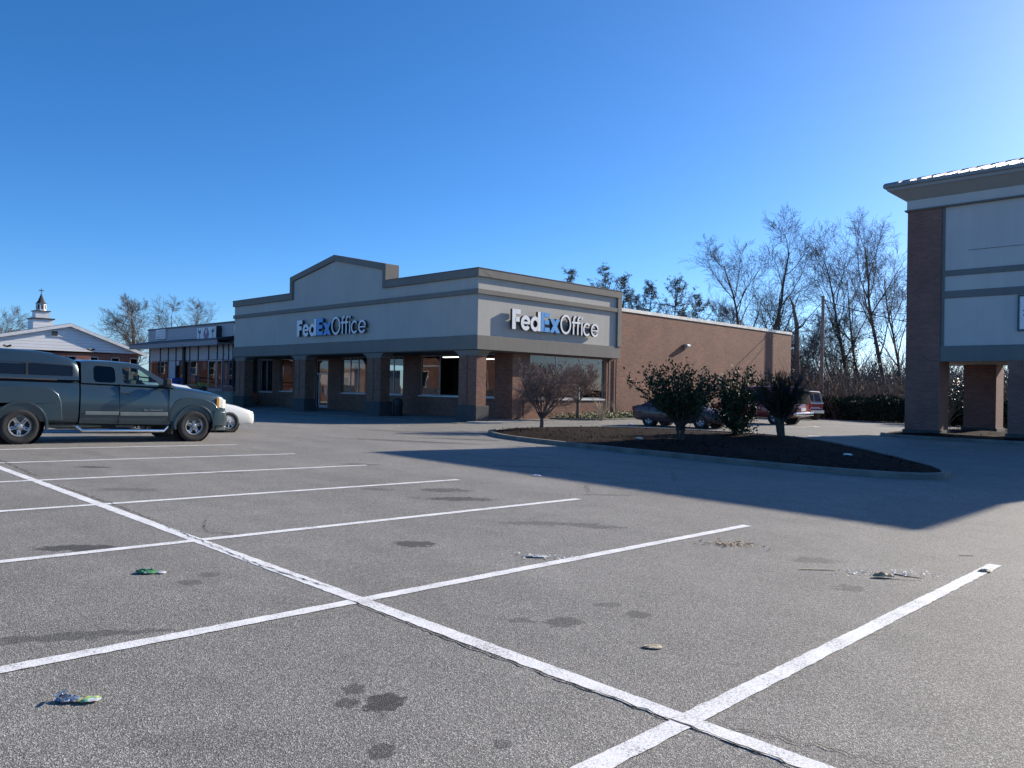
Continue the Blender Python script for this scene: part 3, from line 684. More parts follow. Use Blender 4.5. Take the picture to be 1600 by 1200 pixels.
for x in (14.2, 16.2, 18.2, 20.2, 23.5, 25.4, 27.3, 29.0):
    f = MB(); f.plate(rect(x-.38, x+.38, 2.4, 3.85), [rect(x-.31, x+.31, 2.47, 3.10), rect(x-.31, x+.31, 3.16, 3.78)], XZ(YG+.05), 0, .06); o = f.build('window', M['white'], ch)
    g_ = MB(); g_.box(x-.33, x+.33, YG+.08, YG+.085, 2.45, 3.8); g_.build('pane', M['tint'], o)
    g_ = MB(); g_.box(x-.33, x+.33, YG+.25, YG+.26, 2.45, 3.8); g_.build('blind', M['dark'], o)
b = MB(); b.box(21.6, 22.9, YG-.2, YG-.121, 5.55, 6.1); o = b.build('gable_vent', M['white'], ch)
b = MB(); b.box(21.7, 22.2, YG-.22, YG-.201, 5.62, 6.02); b.build('vent_louver', M['dark'], o)
for x in (18.2, 25.0):
    b = MB(); b.tube([(x-.3, YG-.4, 4.55), (x, YG-.35, 4.45), (x+.3, YG-.4, 4.55)], .09, 8); b.build('flood_light', M['black'], ch)
sy = 89; st = None
def bx4(b, h, z0, z1, over=0): b.box(PX-h-over, PX+h+over, sy-h-over, sy+h+over, z0, z1)
b = MB(); bx4(b, .9, 6.0, 7.62); st = b.build('steeple', M['siding'], ch)
b = MB(); bx4(b, .9, 7.62, 7.74, .12); bx4(b, .62, 8.42, 8.5, .1); b.build('steeple_cap', M['copdark'], st)
b = MB(); bx4(b, .62, 7.74, 8.42); b.build('steeple_tier', M['white'], st)
b = MB(); b.rings([[(PX+.46*math.cos(k*math.pi/4+.39), sy+.46*math.sin(k*math.pi/4+.39), z) for k in range(8)] for z in (8.5, 9.22)]); b.build('steeple_lantern', M['white'], st)
b = MB()
for k in range(8):
    a = k*math.pi/4+math.pi/4; c = Vector((math.cos(a), math.sin(a), 0)); d = Vector((-c.y, c.x, 0)); p = Vector((PX, sy, 0))+c*.432
    b.face([p-d*.09+Vector((0, 0, 8.65)), p+d*.09+Vector((0, 0, 8.65)), p+d*.09+Vector((0, 0, 9.12)), p-d*.09+Vector((0, 0, 9.12))])
b.build('lantern_louver', M['dark'], st)
b = MB(); b.lathe([(.55, 9.22), (.42, 9.3), (.28, 9.55), (.17, 9.85), (.06, 10.15), (.02, 10.3)], 8, lambda a, r, h: (PX+r*math.cos(a+.39), sy+r*math.sin(a+.39), h)); b.build('steeple_spire', M['roofshingle'], st)
b = MB(); b.tube([(PX, sy, 10.2), (PX, sy, 10.75)], .03, 6); b.box(PX-.22, PX+.22, sy-.02, sy+.02, 10.5, 10.58); b.build('weather_vane', M['black'], st)
b = MB(); b.tube([(19.0, 86, 5.7), (19.0, 86, 6.5)], .09, 8); b.build('vent_pipe', M['black'], ch)
# ================================================================== gray tower on brick pillars
XT = 33.4
tw = thing('gray_tower', 'tall gray stucco building raised on brick pillars with metal hip roof', 'building', (XT, 5, 0), world=True)
YA, YB, XE = 10.64, -.36, 39.5
def tp(x0, y0, z1, name='brick_pillar'):
    p = MB(); p.box(x0, x0+1.25, y0, y0+1.24, .25, z1); o = p.build(name, M['brickB'], tw)
    q = MB(); q.box(x0-.06, x0+1.31, y0-.06, y0+1.30, -.3, .25); q.build('pillar_base', M['darkbase'], o)
tp(XT, 9.40, 8.93); tp(XT, 5.85, 2.96); tp(XT, YB, 8.93); tp(XE-1.25, 8.55, 2.96); tp(XE-1.25, 5.0, 2.96); tp(XE-1.25, YB, 2.96)
b = MB(); b.box(XT+.10, XE, YB+1.24, 9.40, 2.97, 8.93); b.box(XT+1.25, XE, 9.40, YA, 2.97, 8.93); b.box(XT+1.25, XE, YB, YB+1.24, 2.97, 8.93); b.build('upper_wall', M['stuccoB'], tw)
b = MB(); b.box(XT-.01, XE+.03, YB-.03, YA+.03, 8.99, 9.36); b.build('frieze', M['stuccoB'], tw)
b = MB(); b.box(XT-.09, XE+.1, YB-.1, YA+.1, 8.93, 8.99); b.build('string_course', M['trimB'], tw, bevel=.01)
def band(n, z0, z1, d):
    b = MB(); b.box(XT+.10-d, XT+.099, YB+1.241, 9.399, z0, z1); b.build(n, M['trimB'], tw, bevel=.006)
band('base_band', 2.93, 3.53, .07); band('band_trim', 5.38, 5.66, .05); band('band_trim', 6.24, 6.46, .05)
b = MB(); b.box(XT+.06, XT+.099, 9.29, 9.398, 3.53, 8.93); b.build('corner_trim', M['trimB'], tw)
b = MB(); b.box(XT+.085, XT+.099, 1.9, 8.5, 7.17, 7.19); b.build('joint', M['trimB'], tw)
def rr(o, z): return [(XT-o, YB-o, z), (XE+o, YB-o, z), (XE+o, YA+o, z), (XT-o, YA+o, z)]
b = MB(); b.rings([rr(.02, 9.36), rr(.08, 9.40), rr(.48, 9.68), rr(.60, 9.74), rr(.62, 9.86)]); b.build('cornice', stucco('cornice_paint', (.34, .34, .33), .08), tw)
b = MB(); b.rings([rr(.62, 9.86), rr(.72, 9.86), rr(.72, 9.98), rr(.62, 9.98)]); b.build('gutter', plain('gutter_gray', (.22, .225, .22), .5), tw)
RX, rz = (XE-XT)/2+.68, 9.98
met = nt('metal_roof')
m_, t_m, b_m = met; b_m.inputs['Base Color'].default_value = (.42, .40, .37, 1); b_m.inputs['Metallic'].default_value = .7; b_m.inputs['Roughness'].default_value = .38
xc = (XT+XE)/2; pitch = .30; ho = RX; rgz = rz+ho*pitch
E4 = [(XT-.68, YB-.68), (XE+.68, YB-.68), (XE+.68, YA+.68), (XT-.68, YA+.68)]; r0, r1 = (xc, YB-.68+ho, rgz), (xc, YA+.68-ho, rgz)
P4 = [(*p, rz) for p in E4]
b = MB(); b.face([P4[0], P4[3], r1, r0]); b.face([P4[1], r0, r1, P4[2]][::-1]); b.face([P4[0], r0, P4[1]]); b.face([P4[3], P4[2], r1]); b.face(P4)
rf = b.build('roof', m_, tw)
b = MB(); y = YB-.6
while y < YA+.6:
    L_ = min(ho, y-(YB-.68), (YA+.68)-y)
    if L_ > .3:
        z1 = rz+L_*pitch; x1 = XT-.68+L_
        b.rings([[(XT-.68, y-.02, rz+.003), (XT-.68, y+.02, rz+.003), (XT-.68, y+.02, rz+.06), (XT-.68, y-.02, rz+.06)], [(x1, y-.02, z1+.003), (x1, y+.02, z1+.003), (x1, y+.02, z1+.06), (x1, y-.02, z1+.06)]])
    y += .42
b.build('standing_seams', m_, rf)
b = MB(); b.tube([P4[3], r1], .06, 6); b.tube([r0, r1], .06, 6); b.tube([P4[0], r0], .06, 6); b.build('hip_cap', m_, rf)
t = thing('wall_sign', 'white framed sign high on the gray tower facade', 'sign', (XT+.10, 5.4, 4.68))
b = MB(); b.plate(rect(-1.42, 1.42, -.66, .66), [rect(-1.36, 1.36, -.6, .6)], YZ(-.12), 0, .12); b.build('sign_frame', plain('sign_frame_blue', (.05, .07, .1), .5), t)
b = MB(); b.box(-.09, -.02, -1.359, 1.359, -.599, .599); b.build('sign_face', M['signface'], t)
b = MB(); b.plate(arcpoly(1.18, 0, .10, .12, .035, 40, 320), [], YZ(-.10), 0, .009); b.build('lettering', plain('sign_navy', (.03, .05, .12), .5), t)
# ================================================================== vehicles (local x forward from rear axle, right side = -y)
def apply_bool(o, cut):
    md = o.modifiers.new('cut', 'BOOLEAN'); md.object = cut; md.operation = 'DIFFERENCE'; md.solver = 'EXACT'
    bpy.context.view_layer.update(); dg = bpy.context.evaluated_depsgraph_get()
    me = bpy.data.meshes.new_from_object(o.evaluated_get(dg)); o.modifiers.clear(); old = o.data; o.data = me; me.name = o.name
    me.polygons.foreach_set('use_smooth', [True]*len(me.polygons)); me.set_sharp_from_angle(angle=R(32))
def sect(x, zb, zt, w, cr=.03, side=((.80, 0), (.95, .05), (.992, .2), (1., .45), (.995, .62), (.975, .82), (.945, .94), (.88, 1.0))):
    h = zt-zb; half = [(w*a, zb+h*c) for a, c in side]+[(w*.55, zt+cr*.75), (0, zt+cr)]
    pts = [(x, 0, zb)]+[(x, y, z) for y, z in half]+[(x, -y, z) for y, z in half[-2::-1]]
    return pts
def loft(name, st, mat, root, arches=(), ar=.42, cr=.03, depth=.34, **k):
    b = MB(); b.rings([sect(*s[:4], cr=s[4] if len(s) > 4 else cr, **k) for s in st])
    o = b.build(name, mat, root, smooth=32)
    if arches:
        c = MB(); W = max(s[3] for s in st)
        for x, z in arches:
            for s in (-1, 1):
                n0 = len(c.v); K = 28
                for yy in (s*(W-depth), s*(W+.2)):
                    for j in range(K): a = 2*math.pi*j/K; c.v.append((x+ar*math.cos(a), yy, z+ar*math.sin(a)))
                for j in range(K): c.f.append((n0+j, n0+(j+1) % K, n0+K+(j+1) % K, n0+K+j)); c.m.append(0)
                c.f.append(tuple(n0+j for j in range(K))); c.f.append(tuple(n0+K+j for j in reversed(range(K)))); c.m += [0, 0]
        cu = c.build('cutter', mat); apply_bool(o, cu); bpy.data.objects.remove(cu)
        for x, z in arches:
            for s in (-1, 1):
                q = MB(); q.lathe([(0, s*(W-depth+.006)), (ar-.006, s*(W-depth+.006)), (ar-.006, s*(W-.06))], 28, lambda a, r, h: (x+r*math.cos(a), h, z+r*math.sin(a)))
                q.build('wheel_well', M['black'], root)
    return o
def wheel(root, x, y, z, r, wd, s, spokes=5, rim=.62, rot=0, twin=False):
    """s=-1 outer face toward -y"""
    t = MB(); h = wd/2; fn = lambda a, rr_, hh: (x+rr_*math.cos(a), y+s*hh, z+rr_*math.sin(a))
    R0 = r*rim
    t.lathe([(R0, -h*.8), (r*.93, -h), (r*.985, -h*.85), (r, -h*.5), (r, h*.5), (r*.985, h*.85), (r*.93, h*.98), (r*.8, h*1.03), (R0+.012, h*.9), (R0, h*.75)], 40, fn)
    for k in range(40):   # tread lugs
        a = 2*math.pi*k/40
        for hh in (-.55, .1, .62):
            p = [(r-.004, a-.03), (r+.006, a-.03), (r+.006, a+.03), (r-.004, a+.03)]
            t.rings([[fn(aa, q, hh*h) for q, aa in p], [fn(aa, q, (hh+.32)*h) for q, aa in p]])
    o = t.build('wheel', M['rubber'], root, smooth=40)
    m = MB(); m.lathe([(R0, h*.92), (R0*.95, h*.92), (R0*.90, h*.70), (R0*.88, h*.1), (0, h*.05)], 40, fn); m.build('rim_barrel', M['darkbase'], o, smooth=40)
    f = MB(); outer = [(R0*.93*math.cos(2*math.pi*k/60), R0*.93*math.sin(2*math.pi*k/60)) for k in range(60)]; holes = []
    for k in range(spokes):
        a = 2*math.pi*(k+.5)/spokes+rot; w = math.pi/spokes
        w1, w2 = w*.62, w*.72
        holes.append([(R0*rr_*math.cos(a+aa), R0*rr_*math.sin(a+aa)) for rr_, aa in ((.42, -w1*.55), (.42, w1*.55), (.60, w2*.8), (.80, w2), (.83, w2*.5), (.84, 0), (.83, -w2*.5), (.80, -w2), (.60, -w2*.8))])
        if twin:
            b2 = a+w; holes.append([(R0*rr_*math.cos(b2+aa), R0*rr_*math.sin(b2+aa)) for rr_, aa in ((.50, -.05), (.50, .05), (.76, .075), (.76, -.075))])
    def pf(a, c, w_):
        d = math.hypot(a, c)/R0; return (x+a, y+s*(h*.80+w_-.03*(1-d)), z+c)
    f.plate(outer, holes, pf, -.03, 0); f.build('rim', M['alloy'], o, bevel=.006)
    c = MB(); c.lathe([(R0*.26, h*.72), (R0*.25, h*.84), (R0*.18, h*.90), (0, h*.91)], 20, fn); c.build('hub_cap', M['alloy'], o, smooth=40)
    l = MB()
    for k in range(6):
        a = 2*math.pi*k/6; l.lathe([(.013, h*.76), (.013, h*.87), (0, h*.88)], 8, lambda aa, rr_, hh: (x+R0*.34*math.cos(a)+rr_*math.cos(aa), y+s*hh, z+R0*.34*math.sin(a)+rr_*math.sin(aa)))
    l.build('lug_nuts', M['darkbase'], o)
    return o
class GH:
    """greenhouse: outline (x,z) F0,F1,...,R1,R0 in order; wb/wr half widths at belt and roof"""
    def __init__(s, outline, wb, wr):
        s.o = outline; s.wb = wb; s.wr = wr; s.zb = min(z for x, z in outline); s.zr = max(z for x, z in outline)
    def y(s, z): return s.wb+(s.wr-s.wb)*ss0((z-s.zb)/(s.zr-s.zb))
    def fn(s, sd): return lambda x, z, w: (x, sd*(s.y(z)-w), z)
def ss0(t): return max(-.2, min(1.05, t))**1.0 if t >= 0 else t
def greenhouse(root, outline, wb, wr, windows, paint, glasses, windshield=True, rear=True, crown=.05, name='cabin', frame=None):
    G = GH(outline, wb, wr); b = MB()
    for sd in (-1, 1): b.plate(outline, [w for w in windows], G.fn(sd), 0, .05)
    n = len(outline); top = outline[1:-1]
    grid = []
    for x, z in top:
        yy = G.y(z); grid.append([(x, yy*math.sin(t*math.pi/2), z+crown*math.cos(t*math.pi/2)) for t in [i/5-1 for i in range(11)]])
    for i in range(len(grid)-1):
        for j in range(10): b.face([grid[i][j], grid[i][j+1], grid[i+1][j+1], grid[i+1][j]])
    o = b.build(name, paint, root, smooth=35)
    def ws(a, c, nm, mat, edge=.05):
        (x0, z0), (x1, z1) = a, c; K = 8; g_ = MB(); rows = []
        for q in range(5):
            t = q/4; x = x0+(x1-x0)*t; z = z0+(z1-z0)*t; yy = G.y(z)-.012
            rows.append([(x+(1-(i/K*2-1)**2)*.07*(1 if x0 > x1 else -1)*(1-.3*t), yy*(i/K*2-1), z+ (crown if q == 4 else crown*t)*(1-(i/K*2-1)**2)) for i in range(K+1)])
        for i in range(4):
            for j in range(K): g_.face([rows[i][j], rows[i][j+1], rows[i+1][j+1], rows[i+1][j]])
        g_.build(nm, mat, root, smooth=40)
    if windshield: ws(outline[0], outline[1], 'windshield', glasses[0])
    if rear: ws(outline[-1], outline[-2], 'rear_window', glasses[1])
    for i, w in enumerate(windows):
        for sd in (-1, 1):
            g_ = MB(); f = G.fn(sd); cx = sum(p[0] for p in w)/len(w); cz = sum(p[1] for p in w)/len(w)
            big = [(cx+(x-cx)*1.03, cz+(z-cz)*1.03) for x, z in w]
            g_.plate(big, [], f, .018, .022); g_.build('side_window', glasses[2+i] if len(glasses) > 2+i else glasses[0], root)
    return G
def rnd_poly(p, r=.06, n=4):
    o = []; m = len(p)
    for i in range(m):
        a, b, c = Vector(p[i-1]), Vector(p[i]), Vector(p[(i+1) % m]); u = (a-b); v = (c-b); rr_ = min(r, u.length*.45, v.length*.45); u.normalize(); v.normalize()
        p0 = b+u*rr_; p1 = b+v*rr_
        for k in range(n+1):
            t = k/n; o.append(tuple(p0*(1-t)**2+b*2*t*(1-t)+p1*t*t))
    return o
def sideplate(b, poly, y, d, sd, holes=()):
    b.plate(poly, holes, lambda a, c, w: (a, sd*(y+w), c), 0, d)
# ---------------------------------------------------------------- the pickup with a cap
SL = math.atan(.0183)
tx, ty = 4.777, 20.72
tk = thing('pickup_truck', 'dark blue green extended cab pickup with matching fiberglass bed cap', 'pickup truck', (tx, ty, gz(tx, ty)+.0), (math.atan(GY), SL, 0))
HW = .985
def S(x): return .02*x   # nose-down rake kept by the ground slope only
bed_ = loft('cargo_bed', [(-1.32, .56, 1.40, .90), (-1.28, .52, 1.43, .955), (-1.1, .49, 1.44, .975), (0, .46, 1.44, HW), (1.165, .45, 1.435, HW)], M['truck'], tk, [(0, .42)], .50, .0)
cab = loft('body', [(1.20, .42, 1.415, HW), (2.0, .40, 1.40, HW), (3.0, .38, 1.375, HW), (3.38, .38, 1.355, HW-.005, .05), (3.75, .40, 1.31, HW-.012, .075), (4.15, .42, 1.255, HW-.015, .075), (4.45, .45, 1.21, HW-.03, .07), (4.62, .48, 1.175, HW-.05, .055), (4.70, .50, 1.13, HW-.09, .03), (4.73, .54, 1.08, HW-.12, .01)], M['truck'], tk, [(3.88, .42)], .475, .03)
for x in (0, 3.88):
    for sd in (-1, 1):
        wheel(tk, x, sd*.86, .395, .395, .25, sd, 5, .60, .3 if x else .9, twin=True)
        # fender flare lip
        K = 22; a0, a1 = (-12, 192)
        f = MB(); r0 = .50 if x == 0 else .475
        f.rings([[(x+q*math.cos(R(a0+(a1-a0)*k/K)), sd*yy, .42+q*math.sin(R(a0+(a1-a0)*k/K))) for q, yy in ((r0-.004, HW-.03), (r0-.004, HW+.022), (r0+.035, HW+.026), (r0+.06, HW-.01))] for k in range(K+1)])
        f.build('fender_lip', M['truck'], tk, smooth=50)
# boxed rear fender bulge
for sd in (-1, 1):
    b = MB(); o = rnd_poly([(-.98, .50), (-.92, 1.02), (-.72, 1.24), (-.4, 1.30), (.35, 1.30), (.66, 1.22), (.80, 1.0), (.84, .5)], .12)
    hole = [(.51*math.cos(R(a)), .42+.51*math.sin(R(a))) for a in range(12, 169, 6)]
    o2 = [(-.98, .5)]+[p for p in o if p[1] > .52]+[(.84, .5)]+hole[:1]
    outer = [(-.97, .53), (-.93, .9), (-.86, 1.10), (-.72, 1.22), (-.5, 1.28), (.4, 1.28), (.6, 1.24), (.73, 1.13), (.80, .95), (.84, .53)]+hole
    sideplate(b, outer, HW-.03, .042, sd); b.build('rear_fender', M['truck'], tk, bevel=.022, smooth=40, segs=3)
# front fender bulge
for sd in (-1, 1):
    hole = [(3.88+.48*math.cos(R(a)), .42+.48*math.sin(R(a))) for a in range(8, 173, 6)]
    outer = [(3.25, .52), (3.27, .8), (3.36, 1.0), (3.5, 1.09), (3.7, 1.12), (4.1, 1.09), (4.35, 1.0), (4.5, .85), (4.52, .52)]+hole
    b = MB(); sideplate(b, outer, HW-.045, .046, sd); b.build('front_fender', M['truck'], tk, bevel=.022, smooth=40, segs=3)
# cab
W1 = rnd_poly([(1.48, 1.43), (1.97, 1.42), (1.97, 1.80), (1.50, 1.815)], .1)
W2 = rnd_poly([(2.14, 1.42), (3.02, 1.39), (2.92, 1.50), (2.52, 1.79), (2.14, 1.80)], .06)
G = greenhouse(tk, [(3.40, 1.36), (2.58, 1.855), (2.35, 1.885), (1.9, 1.90), (1.4, 1.89), (1.24, 1.86), (1.21, 1.40)], .945, .72, [W1, W2], M['truck'], [M['carglass'], M['tint'], M['tint'], M['carglass']], crown=.06)
b = MB()
for x0, x1 in ((1.75, 1.95), (2.35, 2.52)):
    for y in (-.42, .42): b.box(x0, x1, y-.25, y+.25, .8, 1.5); b.box(x0+.03, x1-.03, y-.13, y+.13, 1.52, 1.72)
b.box(3.0, 3.35, -.8, .8, 1.0, 1.36)
b.build('seats', plain('seat_gray', (.22, .21, .2), .9), tk)
b = MB(); b.lathe([(.17, -.01), (.19, 0), (.17, .01)], 20, lambda a, r, h: (2.95+r*.45*math.cos(a)+h, .42+r*math.sin(a), 1.36+r*.85*math.cos(a))); b.build('steering_wheel', M['black'], tk)
# panel gaps, handles, moldings
for sd in (-1, 1):
    for x, z0, z1 in ((2.05, .46, 1.40), (3.22, .52, 1.36)):
        b = MB(); b.box(x-.006, x+.006, sd*(HW-.05), sd*(HW+.0015), z0, z1); b.build('panel_gap', M['black'], tk)
    b = MB(); b.box(2.08, 2.30, sd*HW, sd*(HW+.035), 1.17, 1.21); b.build('door_handle', M['truck'], tk, bevel=.012)
    b = MB(); b.box(1.30, 2.035, sd*(HW-.01), sd*(HW+.018), .66, .745); b.box(2.065, 3.19, sd*(HW-.01), sd*(HW+.018), .645, .735); b.build('side_molding', M['molding'], tk, bevel=.01)
    b = MB(); b.tube([(1.15, sd*.93, .40), (1.25, sd*1.0, .30), (3.1, sd*1.0, .28), (3.22, sd*.93, .38)], .042, 10); b.build('step_bar', M['chrome'], tk, smooth=50)
    b = MB(); b.box(3.30, 3.34, sd*.72, sd*.98, .20, .5); b.build('mud_flap', M['black'], tk)
    # mirror
    b = MB(); b.rings([[(3.02+dx, sd*(1.0+dy), 1.38+dz) for dy, dz in ((.03, -.02), (.24, -.02), (.26, .06), (.25, .2), (.05, .2), (.03, .1))] for dx in (0, .06, .13)]); b.box(3.0, 3.1, sd*.93, sd*1.04, 1.37, 1.42); b.build('side_mirror', M['black'], tk, bevel=.02)
    # lamps
    b = MB(); b.rings([[(4.50, sd*y, z) for y, z in ((HW-.01, .87), (HW-.012, 1.12), (HW-.40, 1.12), (HW-.40, .87))], [(4.62, sd*y, z) for y, z in ((HW-.03, .855), (HW-.035, 1.10), (HW-.40, 1.10), (HW-.40, .855))], [(4.735, sd*y, z) for y, z in ((HW-.11, .85), (HW-.115, 1.07), (HW-.42, 1.07), (HW-.42, .85))]]); b.build('headlight', M['clearlens'], tk, bevel=.015)
    b = MB(); b.rings([[(x, sd*(y), z) for x, z in ((4.44, .88), (4.515, .87), (4.515, 1.12), (4.44, 1.11))] for y in (HW-.08, HW-.008)]); b.build('turn_signal', M['amber'], tk, bevel=.01)
# grille and bumper
b = MB(); b.box(4.60, 4.715, -.55, .55, .80, 1.05); g_ = b.build('grille', M['black'], tk); b = MB(); b.box(4.7, 4.735, -.56, .56, .91, .97); b.build('grille_bar', M['truck'], g_, bevel=.01)
b = MB(); b.rings([[(x*1.0, sd_, z) for x, z in ((4.36, .40), (4.60+k, .39), (4.64+k, .56), (4.60+k, .77), (4.36, .80))] for sd_, k in ((-1.0, .02), (-.93, .13), (-.5, .19), (0, .21), (.5, .19), (.93, .13), (1.0, .02))]); b.build('front_bumper', M['truck'], tk, smooth=40, bevel=.02)
b = MB(); b.box(4.5, 4.76, -.85, .85, .27, .388); b.build('air_dam', M['molding'], tk, bevel=.02)
b = MB(); b.box(-1.48, -1.3, -.93, .93, .50, .70); b.build('rear_bumper', M['chrome'], tk, bevel=.03)
# chassis underneath
b = MB(); b.box(-1.3, 4.5, -.55, -.42, .38, .55); b.box(-1.3, 4.5, .42, .55, .38, .55); b.box(.9, 2.2, -.35, .3, .30, .5); b.tube([(0, -.8, .4), (0, .8, .4)], .07, 8); b.tube([(3.88, -.8, .36), (3.88, .8, .36)], .06, 8); b.build('chassis', M['black'], tk)
b = MB(); b.rings([[(.6+1.2*t, -.62, .34), (.6+1.2*t, -.5, .34), (.6+1.2*t, -.5, .43), (.6+1.2*t, -.62, .43)] for t in (0, 1)]); b.build('exhaust', M['molding'], tk, bevel=.04)
# bed cap
capst = []
cp = [(-1.30, 1.455, 1.93), (-1.15, 1.455, 2.03), (-.4, 1.455, 2.085), (.35, 1.455, 2.075), (.72, 1.455, 2.03), (.98, 1.455, 1.97), (1.12, 1.455, 1.91), (1.15, 1.455, 1.80)]
def capsec(x, zb, zt):
    h = [(.955, zb), (.955, zb+.06), (.93, zb+.1), (.87, zb+(zt-zb)*.72), (.845, zb+(zt-zb)*.86), (.74, zt-.005), (.33, zt+.03), (0, zt+.035)]
    return [(x, 0, zb)]+[(x, y, z) for y, z in h]+[(x, -y, z) for y, z in h[-2::-1]]
b = MB(); b.rings([capsec(*c) for c in cp]); cap = b.build('bed_cap', M['cap'], tk, smooth=35)
capy = lambda z: .93+(.87-.93)*(z-1.555)/(1.86-1.555)
for sd in (-1, 1):
    for k, (xa, xb) in enumerate(((-.92, .08), (.12, 1.02))):
        w = rnd_poly([(xa, 1.53), (xb, 1.53), (xb, 1.78), (xa, 1.81)] if k else [(xa, 1.53), (xb, 1.53), (xb, 1.81), (xa, 1.82)], .05)
        b = MB(); b.plate(w, [], lambda a, c, q: (a, sd*(capy(c)+q), c), .0, .006); g_ = b.build('side_window', plain('cap_glass', (.008, .011, .017), .12, var=0, spec=.35), cap)
        b = MB(); cx, cz = (xa+xb)/2, 1.665
        b.plate([(cx+(x-cx)*1.05, cz+(z-cz)*1.1) for x, z in w], [w], lambda a, c, q: (a, sd*(capy(c)+q), c), -.002, .012); b.build('window_frame', M['black'], g_)
# lettering on the front doors
def textobj(name, s, size, mat, parent, fn, ext=.004):
    cu = bpy.data.curves.new(name, 'FONT'); cu.body = s; cu.size = size; cu.extrude = ext; cu.space_character = 1.15
    o = bpy.data.objects.new(name, cu); COL.objects.link(o); bpy.context.view_layer.update()
    me = bpy.data.meshes.new_from_object(o.evaluated_get(bpy.context.evaluated_depsgraph_get())); bpy.data.objects.remove(o)
    for v in me.vertices: v.co = fn(v.co.x, v.co.y, v.co.z)
    me.materials.clear(); me.materials.append(mat); o = bpy.data.objects.new(name, me); COL.objects.link(o); o.parent = parent; return o
textobj('badge', 'SILVERADO', .062, M['chrome'], tk, lambda a, c, w: (2.62+a*1.25, -(HW+.006+w), .765+c))
